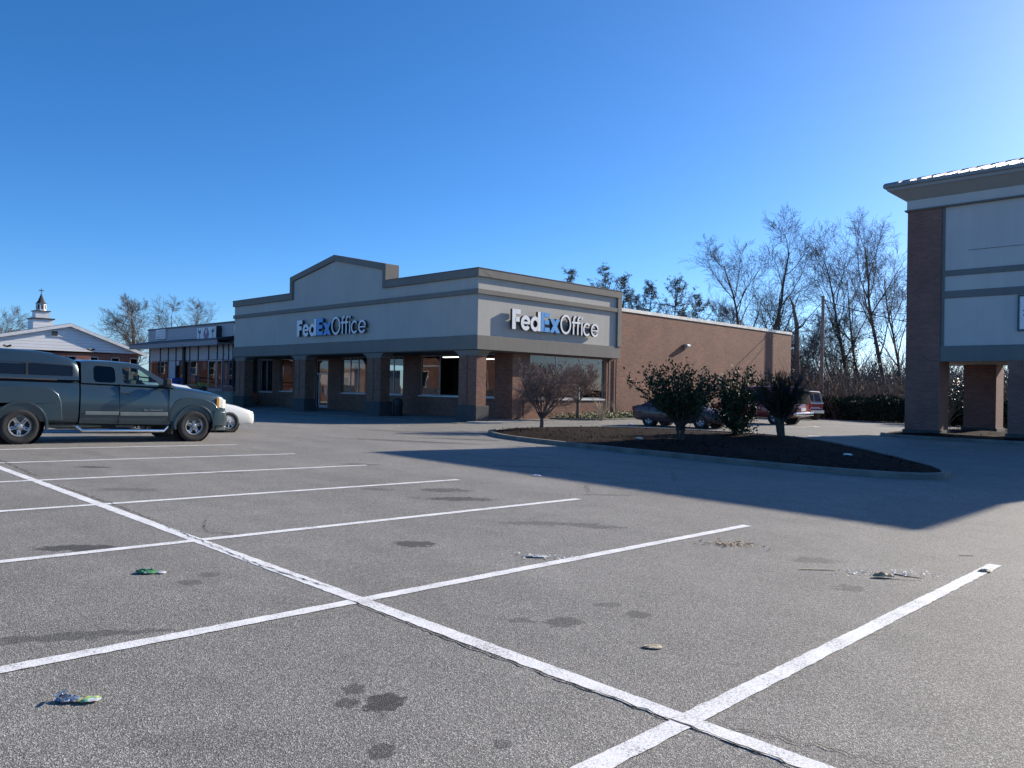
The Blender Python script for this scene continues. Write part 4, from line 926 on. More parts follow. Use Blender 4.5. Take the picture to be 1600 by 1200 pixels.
# ---------------------------------------------------------------- generic cars
def sedan(name, label, cat, loc, rz, paint, kind='sedan'):
    t = thing(name, label, cat, loc, rz)
    if kind == 'sedan':
        st = [(-.98, .42, .84, .66), (-.92, .34, .92, .78), (-.7, .26, .97, .85), (-.2, .22, .98, .88), (.6, .20, .94, .885), (1.6, .20, .93, .885), (2.1, .20, .93, .88), (2.5, .22, .88, .87, .05), (3.0, .24, .79, .85, .06), (3.30, .26, .71, .82, .05), (3.46, .24, .66, .78, .03), (3.55, .27, .60, .70, .02), (3.60, .34, .54, .60, .01)]
        out = [(2.28, .92), (1.45, 1.36), (1.1, 1.40), (.6, 1.40), (.25, 1.36), (-.45, .97)]
        wins = [rnd_poly([(.02, .99), (.72, .96), (.72, 1.31), (.34, 1.31)], .05), rnd_poly([(.80, .96), (1.95, .95), (1.42, 1.29), (.80, 1.32)], .05)]
        wb_, wr_, wbase, r = .84, .62, 2.66, .315
    else:
        st = [(-1.0, .50, 1.02, .84), (-.96, .42, 1.06, .93), (-.6, .36, 1.08, .97), (.4, .32, 1.08, .98), (2.0, .32, 1.06, .98), (2.5, .34, 1.06, .97, .06), (3.1, .38, 1.02, .95, .07), (3.5, .42, .96, .92, .05), (3.72, .5, .88, .84, .03)]
        out = [(2.42, 1.06), (1.75, 1.80), (1.3, 1.86), (.3, 1.87), (-.6, 1.86), (-.82, 1.80), (-.98, 1.06)]
        wins = [rnd_poly([(-.8, 1.14), (.25, 1.12), (.25, 1.70), (-.72, 1.70)], .06), rnd_poly([(.33, 1.12), (1.12, 1.11), (1.12, 1.71), (.33, 1.71)], .05), rnd_poly([(1.2, 1.11), (2.15, 1.10), (1.66, 1.70), (1.2, 1.71)], .05)]
        wb_, wr_, wbase, r = .94, .74, 2.85, .37
    loft('body', st, paint, t, [(0, r), (wbase, r)], r+.055, .03)
    greenhouse(t, out, wb_, wr_, wins, paint, [M['carglass'], M['tint'] if kind == 'sedan' else plain('dark_rear_glass', (.006, .005, .006), .8, var=0, spec=.02)]+[M['carglass'] if kind == 'sedan' else M['tint']]*3, crown=.05)
    for x in (0, wbase):
        for sd in (-1, 1): wheel(t, x, sd*(st[4][3]-.11), r, r, .2, sd, 7 if kind == 'sedan' else 5, .64, .2)
    b = MB()
    for x0 in (.3, 1.15):
        for y in (-.36, .36): b.box(x0, x0+.18, y-.22, y+.22, .5, 1.05 if kind == 'sedan' else 1.4)
    b.box(-.3, 2.3, -.7, .7, .3, .5); b.build('seats', M['dark'], t)
    for sd in (-1, 1):
        b = MB(); ex = st[-1][0]; zf = .62 if kind == 'sedan' else .80
        b.rings([[(ex-.40, sd*.825, zf-.07), (ex-.40, sd*.80, zf+.06), (ex-.34, sd*.5, zf+.1), (ex-.34, sd*.5, zf-.06)], [(ex-.06, sd*.72, zf-.10), (ex-.11, sd*.73, zf+.03), (ex-.04, sd*.42, zf+.03), (ex+.0, sd*.42, zf-.10)]]); b.build('headlight', M['clearlens'], t, bevel=.015)
        b = MB(); rx = st[0][0]
        b.rings([[(rx+.02, sd*.5, .72), (rx+.02, sd*.5, .86), (rx+.16, sd*.80, .9), (rx+.16, sd*.80, .74)], [(rx-.03, sd*.48, .70), (rx-.03, sd*.48, .88), (rx+.05, sd*.83, .9), (rx+.05, sd*.83, .72)]] if kind == 'sedan' else [[(rx+.06, sd*.75, .85), (rx+.06, sd*.75, 1.06), (rx+.1, sd*.92, 1.06), (rx+.1, sd*.92, .85)], [(rx-.03, sd*.74, .84), (rx-.03, sd*.74, 1.08), (rx+.02, sd*.93, 1.08), (rx+.02, sd*.93, .84)]]); b.build('tail_light', M['redlens'], t, bevel=.01)
        b = MB(); mx = 1.9 if kind == 'sedan' else 2.05; mz = .96 if kind == 'sedan' else 1.14
        b.rings([[(mx+dx, sd*(wb_+dy), mz+dz) for dy, dz in ((0, 0), (.17, .0), (.19, .06), (.17, .13), (.03, .12))] for dx in (0, .05, .1)]); b.build('side_mirror', paint, t, bevel=.02)
        for x in ([.02, .76, 1.98] if kind == 'sedan' else [.29, 1.16, 2.2]):
            b = MB(); b.box(x-.004, x+.004, sd*(wb_-.03), sd*(st[4][3]+.001), .34, .9); b.build('panel_gap', M['black'], t)
    if kind != 'sedan':
        b = MB(); b.box(st[0][0]-.12, st[0][0]+.05, -.93, .93, .46, .62); b.build('rear_bumper', M['chrome'], t, bevel=.03)
        b = MB(); b.box(st[0][0]-.03, st[0][0]+.02, -.25, .25, .7, .84); b.build('license_plate', M['white'], t)
    return t
sedan('white_sedan', 'white sedan nosing out beyond the dark pickup', 'car', (8.5, 23.85, gz(8.7, 23.8)), (math.atan(GY), SL, 0), M['whitecar'])
sedan('maroon_sedan', 'dark maroon sedan parked behind the evergreen shrubs', 'car', (31.35, 20.9, gz(31, 19)), (0, 0, R(-88)), M['maroon'])
sedan('red_suv', 'tall red sport utility car parked by the brick wall', 'suv', (40.3, 18.9, gz(40, 20)), (0, 0, R(88)), M['red'], 'suv').scale = (1.06, 1.06, 1.07)
# old red and white truck with a chrome bumper
ox, oy = 54.0, 23.9
t = thing('old_red_truck', 'old red and white utility truck with chrome rear bumper beside the wooden pole', 'truck', (ox, oy, gz(ox, oy)), (0, 0, R(42)))
bd = loft('body', [(-1.15, .55, 1.18, .90), (-1.1, .5, 1.22, .96), (0, .46, 1.22, .98), (2.2, .46, 1.22, .98), (2.6, .48, 1.22, .96, .05), (3.3, .5, 1.16, .93, .06), (3.8, .55, 1.08, .88, .04)], M['red'], t, [(0, .4), (2.9, .4)], .46)
b = MB()
for sd in (-1, 1): b.box(-1.1, 3.7, sd*.93, sd*.995, 1.14, 1.235)
b.box(-1.165, -1.11, -.93, .93, 1.14, 1.235); b.build('white_stripe', M['white'], t, bevel=.01)
greenhouse(t, [(2.5, 1.22), (2.05, 1.92), (1.4, 1.98), (0, 1.99), (-.8, 1.98), (-.98, 1.92), (-1.1, 1.22)], .93, .80, [rnd_poly([(-.95, 1.3), (.4, 1.3), (.4, 1.8), (-.85, 1.8)], .05), rnd_poly([(.5, 1.3), (1.3, 1.3), (1.3, 1.8), (.5, 1.8)], .05), rnd_poly([(1.4, 1.3), (2.3, 1.3), (1.98, 1.8), (1.4, 1.8)], .05)], M['white'], [M['carglass']]*5)
for x in (0, 2.9):
    for sd in (-1, 1): wheel(t, x, sd*.85, .4, .4, .24, sd, 5, .55)
b = MB(); b.box(-1.42, -1.2, -.95, .95, .50, .72); b.build('rear_bumper', M['chrome'], t, bevel=.03)
b = MB(); b.box(-1.17, -1.14, -.88, .88, .82, .90); b.build('tailgate_trim', M['white'], t)
for sd in (-1, 1):
    b = MB(); b.box(-1.18, -1.1, sd*.72, sd*.9, .84, 1.1); b.build('tail_light', M['redlens'], t, bevel=.01)
# ================================================================== vegetation
def rdir(rnd, d, ang):
    d = d.normalized(); u = d.orthogonal().normalized(); w = d.cross(u); a = rnd.uniform(0, 2*math.pi)
    return (d*math.cos(ang)+(u*math.cos(a)+w*math.sin(a))*math.sin(ang)).normalized()
def grow(rnd, mbs, p, d, Ln, r, lev, P, tips, lit=None):
    """P: dict of per-level lists"""
    maxl = P['levels']; n = P['segs'][min(lev, len(P['segs'])-1)]; path = [p]; rad = [r]; ends = P.get('taper', .35)
    for i in range(n):
        j = P['jit'][min(lev, len(P['jit'])-1)]
        d = (d+Vector((rnd.gauss(0, j), rnd.gauss(0, j), rnd.gauss(0, j)))+Vector((0, 0, P['up'][min(lev, len(P['up'])-1)]))).normalized()
        p = p+d*(Ln/n); path.append(p); rad.append(max(P['rmin'], r*(1-(1-ends)*(i+1)/n)))
        if lev < maxl:
            t = (i+1)/n; s0 = P['start'][min(lev, len(P['start'])-1)]
            if t >= s0:
                c = P['kids'][min(lev, len(P['kids'])-1)]; per = c/max(1, sum(1 for q in range(n) if (q+1)/n >= s0)); k = int(per)+(1 if rnd.random() < per-int(per) else 0)
                for _ in range(k):
                    a = R(rnd.uniform(*P['ang'])); l2 = Ln*rnd.uniform(*P['len'])*(1-.45*(t-s0)/(1.001-s0)*(1 if lev == 0 else .6))
                    if lev == 0 and 'len0' in P: l2 = P['len0']*rnd.uniform(.75, 1.15)*(1-.5*(t-s0)/(1.001-s0))
                    grow(rnd, mbs, path[-1]-d*(Ln/n)*rnd.random()*.6, rdir(rnd, d, a), l2, max(P['rmin'], rad[-1]*rnd.uniform(.45, .7)), lev+1, P, tips)
    b = mbs[0] if lev <= P.get('trunk_levels', 0) else mbs[1]
    b.tube(path, rad, 7 if lev == 0 else 5 if lev == 1 else 3, cap=False)
    if lev >= maxl-1: tips.append((p, d))
    return path
def bare_tree(name, label, x, y, z, seed, H, r0, trunk, barks, P, group=None, forks=1, lean=(0, 0), ivy=0, cat='tree'):
    rnd = random.Random(seed); t = thing(name, label, cat, (x, y, z), group=group); A, B_ = MB(), MB(); tips = []
    for k in range(forks):
        d = Vector((lean[0]+rnd.gauss(0, .10 if forks > 1 else .02), lean[1]+rnd.gauss(0, .10 if forks > 1 else .02), 1)); s = rnd.uniform(.85, 1) if forks > 1 else 1
        q = dict(P); q.setdefault('len0', H*.5)
        pth = grow(rnd, (A, B_), Vector((rnd.gauss(0, .12)*(forks > 1), rnd.gauss(0, .12)*(forks > 1), -.15)), d, H*s, r0*(1 if k == 0 else .75), 0, q, tips)
        if k == 0: main = pth
    A.build('trunk', barks[0], t, smooth=60, fix=False); B_.build('crown', barks[1], t, fix=False)
    if ivy:
        iv = MB()
        for _ in range(ivy):
            s = rnd.random()**.8*.62; f = s*(len(main)-1); i = int(f); p = main[i].lerp(main[min(i+1, len(main)-1)], f-i)
            a = rnd.uniform(0, 6.28); rr_ = r0*(1.0+rnd.random()*1.3*(1-s)); p = p+Vector((math.cos(a), math.sin(a), 0))*rr_
            u = Vector((rnd.gauss(0, 1), rnd.gauss(0, 1), rnd.gauss(0, 1))).normalized()*.28; iv.quadleaf(p, u, u.orthogonal().normalized()*.2)
        iv.build('ivy', M['ivy'], t, fix=False)
    return t
BIG = dict(levels=4, segs=[10, 9, 7, 5, 3], jit=[.05, .08, .085, .09, .10], up=[.02, .06, .05, .045, .04], start=[.30, .15, .12, .12], kids=[12, 7.5, 6.5, 5.5], ang=(24, 52), len=(.40, .72), rmin=.010, taper=.2)
ROUND = dict(BIG, start=[.25, .12, .12, .12], kids=[17, 9, 8, 6], ang=(28, 56), up=[.01, .05, .03, .03, .02])
TALL = dict(BIG, start=[.34, .2, .12, .12], kids=[12, 7, 6, 5], ang=(26, 54), up=[.02, .07, .05, .04, .03])
CAM_A = math.radians(44.3047)
def at(px, depth):
    """ground point seen in direction px of the 1600 wide photograph, at a forward depth in metres"""
    l = (px-800)/1224.76*depth; return (depth*math.cos(CAM_A)+l*math.sin(CAM_A), depth*math.sin(CAM_A)-l*math.cos(CAM_A))
def tree(px, D, topy, label, seed, P, **k):
    x, y = at(px, D); z = gz(x, y); hy = 607.3+.0186*(px-800); H = (hy-topy)*D/1224.76+1.566-z
    return bare_tree(k.pop('name', 'bare_tree'), label, x, y, z, seed, H, k.pop('r0', H*.018), 0, k.pop('barks', (M['barkA'], M['barkA'])), P, **k)
G1 = 'bare trees behind the brick shop building'
tree(1192, 84, 392, 'broad dark bare tree rising behind the end of the brick wall', 11, dict(BIG, len0=8.6, ang=(28, 58)), r0=.34, group=G1, ivy=260, lean=(.05, -.03))
tree(1172, 92, 408, 'bare tree with a leaning limb just behind the roof edge of the brick shop', 12, dict(BIG, len0=7.8, ang=(28, 58)), r0=.3, group=G1, lean=(-.12, .12))
tree(1135, 96, 482, 'low tangled bare tree over the roof between the pines and the broad tree', 13, dict(BIG, len0=4.5), r0=.2, group=G1, forks=2)
tree(1330, 84, 402, 'tall slim bare tree standing next to the wooden pole', 14, dict(TALL, len0=7.5), r0=.24, group=G1, ivy=260, lean=(-.05, .03))
tree(1384, 90, 380, 'tallest slim bare tree close to the gray tower', 15, dict(TALL, len0=9), r0=.3, group=G1, ivy=220, lean=(.02, -.01))
tree(1408, 92, 430, 'slim forked bare tree half hidden by the gray tower', 16, dict(TALL, len0=7.5), r0=.22, group=G1, lean=(.05, -.05))
tree(1352, 96, 440, 'thin leaning bare tree with dark ivy behind the wooden pole', 17, dict(TALL, len0=6), r0=.22, group=G1, ivy=320, lean=(-.18, .16))
tree(1262, 80, 535, 'young bare tree in the gap between the brick wall and the pole', 18, dict(TALL, len0=4.0), r0=.13, group=G1, forks=2)
tree(1302, 84, 505, 'small bushy bare tree in the thicket just past the wooden pole', 19, dict(TALL, len0=4.0), r0=.13, group=G1, forks=2)
# broken trunk
x, y = at(1246, 72); z = gz(x, y); t = thing('broken_tree', 'broken leafless trunk with stub branches at the end of the brick wall', 'tree', (x, y, z))
b = MB(); rnd = random.Random(4)
b.tube([(0, 0, -.1), (.05, 0, 3), (-.05, .1, 6), (-.1, .1, 8.3), (-.35, .4, 10.2), (-.6, .6, 10.9)], [.30, .27, .24, .2, .12, .03], 8); b.build('trunk', M['barkA'], t, smooth=60)
b = MB()
for (z0, dx, dy, dz) in ((6.2, -1.9, 1.9, 2.4), (5.2, .9, -1.0, 1.2), (7.4, -1.0, 1.0, .9), (4.1, -.8, .7, 1.3), (8.0, .5, -.6, .9)):
    b.tube([(0, 0, z0), (dx*.5, dy*.5, z0+dz*.35), (dx, dy, z0+dz)], [.10, .07, .02], 5)
b.build('branch', M['barkA'], t, smooth=60)
G2 = 'bare trees far behind the shop row'
tree(208, 112, 484, 'round bare tree rising between the white gable and the gray shop row', 21, dict(ROUND, len0=5.6), r0=.25, group=G2)
tree(268, 135, 490, 'small hazy bare tree above the plain sign of the gray shop row', 22, dict(ROUND, kids=[13, 8, 7, 5], len0=6), r0=.2, group=G2)
tree(306, 138, 488, 'small hazy bare tree nearest the brick shop over the gray row', 23, dict(ROUND, kids=[13, 8, 7, 5], len0=6), r0=.2, group=G2)
tree(-8, 108, 510, 'dark bare tree past the sloping roof of the white gable', 24, dict(ROUND, kids=[13, 8, 7, 5], len0=6), r0=.2, group=G2)
# pines
def pine(px, D, topy, label, seed, wide=.20, group='pines behind the brick shop building', lo=.2):
    x, y = at(px, D); z = gz(x, y); hy = 607.3+.0186*(px-800); H = (hy-topy)*D/1224.76+1.566-z
    rnd = random.Random(seed); t = thing('pine_tree', label, 'tree', (x, y, z), group=group); A, F = MB(), MB()
    tr = [(rnd.gauss(0, .05), rnd.gauss(0, .05), H*k/8) for k in range(9)]; tr[0] = (0, 0, -.2); A.tube(tr, [.22*(1-k/8.3) for k in range(9)], 6)
    zz = H*lo
    while zz < H*.98:
        f = zz/H; n = rnd.randint(4, 6); Lb = H*wide*1.5*(1-f)**.7*rnd.uniform(.55, 1.2)+.25
        for k in range(n):
            if rnd.random() < .22: continue
            a = rnd.uniform(0, 6.28); L_ = Lb*rnd.uniform(.5, 1.2); up = .25+.7*f; d = Vector((math.cos(a), math.sin(a), up)); p0 = Vector((0, 0, zz)); pm = p0+Vector((math.cos(a), math.sin(a), .15))*L_*.55; p1 = p0+d*L_
            A.tube([p0, pm, p1], [.05, .035, .015], 3, cap=False)
            for q in range(int(6+L_*8)):
                s = rnd.uniform(.3, 1.02); c = (p0.lerp(pm, s*2) if s < .5 else pm.lerp(p1, s*2-1))+Vector((rnd.gauss(0, .13), rnd.gauss(0, .13), rnd.gauss(0.05, .12)))
                for w in range(9):
                    u = (Vector((rnd.gauss(0, 1), rnd.gauss(0, 1), rnd.gauss(.5, .8)))).normalized()*rnd.uniform(.16, .3); F.quadleaf(c, u, u.orthogonal().normalized()*.05)
        zz += H*.035*rnd.uniform(.7, 1.3)
    A.build('trunk', M['barkA'], t, fix=False); F.build('crown', M['needle'], t, fix=False)
pine(886, 70, 420, 'thin pine top peeking over the sunlit fascia sign', 31, .15); pine(943, 74, 416, 'pointed pine over the corner where fascia meets brick', 32, .18); pine(972, 76, 427, 'slender pine beside the pointed pine above the brick roof edge', 33, .13)
pine(1014, 78, 436, 'narrow loose pine standing before the widest pine', 34, .13); pine(1052, 80, 434, 'widest bushy pine behind the middle of the brick roof edge', 35, .26); pine(925, 84, 455, 'low dense pine filling the gap behind the fascia end', 36, .3); pine(992, 86, 462, 'squat dark pine low behind the roof between two tall pines', 37, .3); pine(1085, 92, 462, 'low pine with sparse needles next to the bare trees', 38, .2)
# small bare shrubs beside the shop
VASE = dict(levels=4, segs=[5, 5, 4, 3, 2], jit=[.07, .1, .12, .14, .15], up=[.07, .06, .05, .04, .03], start=[.3, .2, .2, .15], kids=[7, 6, 5, 3.6], ang=(16, 48), len=(.44, .68), rmin=.0042, taper=.3, trunk_levels=1)
def vase(x, y, z, seed, trunk_h, stems, L0, spread, label, group, bark):
    rnd = random.Random(seed); t = thing('bare_shrub', label, 'shrub', (x, y, z), group=group); A, B_ = MB(), MB(); tips = []
    A.tube([(0, 0, -.15), (.02, .01, trunk_h*.5), (0, 0, trunk_h)], [.10, .085, .08], 8)
    for k in range(stems):
        a = 6.283*k/stems+rnd.uniform(-.4, .4); s = spread*rnd.uniform(.25, 1.1); d = Vector((math.cos(a)*s, math.sin(a)*s, 1))
        grow(rnd, (A, B_), Vector((0, 0, trunk_h-.05)), d, L0*rnd.uniform(.8, 1.08), .045, 0, VASE, tips)
    A.build('trunk', bark, t, smooth=60, fix=False); B_.build('crown', M['twig'], t, fix=False)
vase(23.6, 21.3, gz(23.6, 21.3)+.15, 41, .42, 13, 1.85, 1.02, 'round bare shrub at the tip of the mulch island', 'bare round shrubs by the brick wall', M['barkR'])
vase(32.9, 27.1, gz(32.9, 27.1)+.08, 42, .8, 11, 1.95, 1.15, 'dark bare shrub in the bed against the big side window', 'bare round shrubs by the brick wall', M['barkA'])
# evergreen shrubs of the island
def evergreen(x, y, seed, H, W, label, trunkh, nb, leaf, size, low=False, spiky=False, mat=None):
    z = gz(x, y)+.2; rnd = random.Random(seed); t = thing('evergreen_shrub', label, 'shrub', (x, y, z), group='evergreen shrubs in the mulch island'); A, F = MB(), MB()
    for k in range(5 if not spiky else 2):
        A.tube([(rnd.gauss(0, .05), rnd.gauss(0, .05), -.2), (rnd.gauss(0, .10), rnd.gauss(0, .10), trunkh*.6), (rnd.gauss(0, .12), rnd.gauss(0, .12), trunkh)], [.05 if not spiky else .11, .04 if not spiky else .10, .03 if not spiky else .085], 6)
    for k in range(nb):
        a = rnd.uniform(0, 6.283); q = math.sqrt(rnd.random())
        if spiky: top = Vector((math.cos(a)*W*.5*q*rnd.uniform(.8, 1.1), math.sin(a)*W*.5*q, H*rnd.uniform(.62, 1.0)*(1-.22*q)))
        else:
            zf = rnd.uniform(.22, 1.0)**.8; kk = (.42+.58*min(1, zf*1.25))*(1+.35*mnoise.noise((math.cos(a)*1.7+seed, math.sin(a)*1.7, zf*2))); top = Vector((math.cos(a)*W*.56*q*kk, math.sin(a)*W*.56*q*kk, trunkh*.8+(H-trunkh*.8)*zf*(1-.16*q*q)*(1+.12*rnd.gauss(0, 1)*(rnd.random() < .3))))
        b0 = Vector((rnd.gauss(0, .05), rnd.gauss(0, .05), trunkh*rnd.uniform(.45, 1)));
        if low and k < nb*.35: top.z = rnd.uniform(.15, H*.45); top.x *= .75; top.y *= .75; b0.z = .15
        mid = b0.lerp(top, .5)+Vector((rnd.gauss(0, .08), rnd.gauss(0, .08), -.06)); A.tube([b0, mid, top], [.028, .018, .006], 4, cap=False)
        L_ = (top-b0).length; d = (top-mid).normalized()
        n = leaf
        for w in range(n):
            s = rnd.uniform(.35, 1.06) if not spiky else rnd.uniform(.0, 1.05)
            c = (b0.lerp(mid, s*2) if s < .5 else mid.lerp(top, s*2-1)); sp = .075 if not spiky else .04
            c = c+Vector((rnd.gauss(0, sp), rnd.gauss(0, sp), rnd.gauss(0, sp)))
            if spiky: u = (d*1.6+Vector((rnd.gauss(0, .5), rnd.gauss(0, .5), rnd.gauss(.3, .4)))).normalized()*size*rnd.uniform(.7, 1.6); wv = u.orthogonal().normalized()*size*.22
            else: u = (d*.7+Vector((rnd.gauss(0, .7), rnd.gauss(0, .7), rnd.gauss(.2, .6)))).normalized()*size*rnd.uniform(.7, 1.3); wv = u.cross(Vector((rnd.gauss(0, 1), rnd.gauss(0, 1), rnd.gauss(0, 1)))).normalized()*size*.55
            F.quadleaf(c, u, wv)
    A.build('stems', M['barkS'], t, fix=False); F.build('foliage', mat or M['leafS'], t, fix=False)
evergreen(21.5, 13.5, 51, 2.45, 2.7, 'wide leafy evergreen shrub with loose upright twigs in front of the maroon sedan', .7, 74, 62, .115)
evergreen(26.4, 14.3, 52, 2.55, 2.5, 'two tiered leafy evergreen shrub between the wide shrub and the spiky one', .7, 74, 62, .115, low=True)
evergreen(26.9, 12.75, 53, 2.45, 1.9, 'spiky dark evergreen shrub with a thick trunk in front of the red car', .95, 66, 110, .17, spiky=True, mat=M['leafD'])
# ground cover and dead grass clumps
def stuff(name, mb, mat, label=None): o = mb.build(name, mat, fix=False); o['kind'] = 'stuff'; o['label'] = label; return o
rnd = random.Random(60); b = MB()
for _ in range(4200):
    x = rnd.uniform(32.2, 41); y = rnd.uniform(26.2, 28.5)
    if mnoise.noise((x*.8, y*.8, 2)) < -.15: continue
    p = Vector((x, y, gz(x, y)+.1+abs(rnd.gauss(0, .12)))); u = Vector((rnd.gauss(0, 1), rnd.gauss(0, 1), rnd.gauss(.5, .6))).normalized()*rnd.uniform(.08, .16); b.quadleaf(p, u, u.orthogonal().normalized()*.06)
stuff('ground_cover', b, M['cover'], 'low yellow green ground cover along the brick wall')
def clump(x, y, seed, n, h, label, sp=.45):
    r_ = random.Random(seed); t = MB()
    for _ in range(n):
        a = r_.uniform(0, 6.28); q = sp*r_.uniform(.1, 1.1); H = h*r_.uniform(.5, 1.05); t.tube([(r_.gauss(0, .06), r_.gauss(0, .06), 0), (math.cos(a)*q*.4*H, math.sin(a)*q*.4*H, H*.55), (math.cos(a)*q*H, math.sin(a)*q*H, H)], [.008, .006, .003], 3, cap=False)
    root = thing('dead_grass_clump', label, 'plant', (x, y, gz(x, y)+.1), group='dead stem clumps by the brick wall'); t.build('stems', M['drypale'], root, fix=False)
clump(33.6, 26.0, 71, 70, 1.25, 'fan of dead stalks by the dark downspout', 1.0); clump(35.4, 26.4, 72, 40, .9, 'short pale tuft of dead stalks near the maroon sedan', .6); clump(31.0, 24.0, 73, 50, .6, 'low dry tuft at the back edge of the mulch island', .8)
# thicket behind the lot
rnd = random.Random(80); B3 = [MB(), MB(), MB()]; lf = MB()
for _ in range(9500):
    px = rnd.uniform(1225, 1720); D = rnd.uniform(58, 92); x, y = at(px, D)
    if x < 63 and D < 60 and px < 1300: continue
    if x < 48: continue
    z = gz(x, y); h = rnd.uniform(.8, 5.2)*(1 if rnd.random() < .4 else .65); a = rnd.uniform(0, 6.28); q = h*rnd.uniform(.15, .9); r_ = rnd.uniform(.012, .03)
    bb = B3[rnd.choice((0, 0, 1, 1, 2))]
    bb.tube([(x, y, z), (x+math.cos(a)*q*.35, y+math.sin(a)*q*.35, z+h*.6), (x+math.cos(a+.3)*q, y+math.sin(a+.3)*q, z+h*rnd.uniform(.7, 1.05))], [r_, r_*.7, .008], 3, cap=False)
    if rnd.random() < .55:
        for k in range(5):
            p = Vector((x+rnd.gauss(0, .5), y+rnd.gauss(0, .5), z+rnd.uniform(.1, .75)*h)); u = Vector((rnd.gauss(0, 1), rnd.gauss(0, 1), rnd.gauss(0, 1))).normalized()*rnd.uniform(.12, .3); lf.quadleaf(p, u, u.orthogonal().normalized()*.14)
stuff('thicket_stems', B3[0], M['barkA'], 'dense thicket of bare stems behind the parking lot'); stuff('thicket_twigs', B3[1], M['dry'], 'tan dry stems mixed in the thicket behind the lot'); stuff('thicket_shoots', B3[2], M['twig'], 'reddish shoots mixed in the thicket behind the lot'); stuff('thicket_leaves', lf, M['leafbrown'], 'brown dead leaves hanging in the thicket')
# far wood line
rnd = random.Random(81); wl = MB()
for _ in range(9000):
    px = rnd.uniform(860, 1240) if rnd.random() < .3 else rnd.uniform(1240, 1760); D = rnd.uniform(96, 130); x, y = at(px, D); z = gz(x, y); h = rnd.uniform(3, 8.0) if px < 1240 else rnd.uniform(4, 9.5)*(1 if rnd.random() < .5 else .7); a = rnd.uniform(0, 6.28); q = h*rnd.uniform(.1, .5)
    wl.tube([(x, y, z), (x+math.cos(a)*q*.3, y+math.sin(a)*q*.3, z+h*.6), (x+math.cos(a)*q, y+math.sin(a)*q, z+h)], [.05, .035, .012], 3, cap=False)
stuff('far_wood', wl, M['farwood'], 'hazy leafless wood far behind the shop')
# dark hedge along the end of the lot
def hedge(px0, px1, D0, D1, h, w, n, label, seed):
    a = Vector(at(px0, D0)); c = Vector(at(px1, D1)); r_ = random.Random(seed); F = MB(); d = (c-a); nrm = Vector((-d.y, d.x)).normalized(); m = (a+c)/2; zc = gz(m.x, m.y)
    t = thing('hedge', label, 'hedge', (m.x, m.y, zc)); S_ = MB()
    for k in range(40):
        p = a+d*(k+.5)/40; S_.tube([(p.x-m.x, p.y-m.y, -.1), (p.x-m.x+r_.gauss(0, .15), p.y-m.y+r_.gauss(0, .15), h*.9)], [.03, .01], 4, cap=False)
    for _ in range(n):
        s = r_.random(); p = a+d*s+nrm*r_.gauss(0, w*.38); hh = h*(.85+.3*mnoise.noise((p.x*.6, p.y*.6, 0))); z = hh*(1-r_.random()**1.6*.98)
        P_ = Vector((p.x-m.x, p.y-m.y, gz(p.x, p.y)-zc+z)); u = Vector((r_.gauss(0, 1), r_.gauss(0, 1), r_.gauss(.2, .8))).normalized()*r_.uniform(.12, .24); F.quadleaf(P_, u, u.orthogonal().normalized()*.14)
    S_.build('stems', M['barkA'], t, fix=False); F.build('foliage', M['hedge'], t, fix=False)
hedge(1290, 1425, 62, 52, 1.75, 1.3, 15000, 'dark clipped hedge along the end of the lot beside the wooden pole', 82)
hedge(1425, 1640, 50, 46, 1.7, 1.6, 17000, 'dark unclipped hedge behind the pillars of the gray tower', 83)
def bush(px, D, H, W, n, label, seed, mat):
    x, y = at(px, D); z = gz(x, y); r_ = random.Random(seed); t = thing('leafy_bush', label, 'bush', (x, y, z)); F, S_ = MB(), MB()
    for k in range(26):
        a = r_.uniform(0, 6.28); q = r_.random()**.5*W*.5; e = Vector((math.cos(a)*q, math.sin(a)*q, H*r_.uniform(.4, 1)*(1-.3*(q/W*2)**2))); S_.tube([(0, 0, -.1), (e.x*.4, e.y*.4, e.z*.6), e], [.03, .02, .006], 4, cap=False)
        for w in range(n//26):
            c = e+Vector((r_.gauss(0, .22), r_.gauss(0, .22), r_.gauss(-.1, .25))); u = Vector((r_.gauss(0, 1), r_.gauss(0, 1), r_.gauss(.3, .7))).normalized()*.15; F.quadleaf(c, u, u.orthogonal().normalized()*.09)
    S_.build('stems', M['barkA'], t, fix=False); F.build('foliage', mat, t, fix=False)
bush(1478, 47, 3.4, 3.0, 2600, 'green bush filling the opening between two brick pillars', 84, M['leafD'])
# ================================================================== wooden pole with wires
px_, py_ = 65.0, 27.3; pz = gz(px_, py_); PH = 10.2
t = thing('utility_pole', 'weathered wooden utility pole at the end of the lot', 'utility pole', (px_, py_, pz))
b = MB(); b.tube([(0, 0, -.4), (.03, 0, 3), (.09, .0, 6.5), (.14, .0, PH)], [.17, .16, .145, .125], 12); b.build('pole', M['pole'], t, smooth=50)
b = MB()
for k in range(3): b.lathe([(.16, PH-.35-.28*k), (.18, PH-.32-.28*k), (.16, PH-.29-.28*k)], 12, lambda a, r, h: (.13+r*math.cos(a), r*math.sin(a), h))
b.build('wire_clamp', M['chrome'], t)
def wire(label, p0, p1, sag, r=.03):
    p0 = Vector(p0); p1 = Vector(p1); m = (p0+p1)/2; P_ = []
    for i in range(25):
        s = i/24; q = p0.lerp(p1, s); q.z -= sag*4*s*(1-s); P_.append(q-m)
    b = MB(); b.tube(P_, r, 5); o = b.build('overhead_wire', M['wire'], smooth=60); o.location = m; tag(o, label, 'wire', 'overhead wires on the wooden pole')
top = (px_+.13, py_, pz+PH-.35)
wire('black wire running from the wooden pole toward the gray tower', top, (*at(1480, 58), 6.7), .3)
wire('black wire running from the wooden pole to behind the brick roof', (top[0], top[1], top[2]-.1), (*at(1195, 78), 5.6), .4)
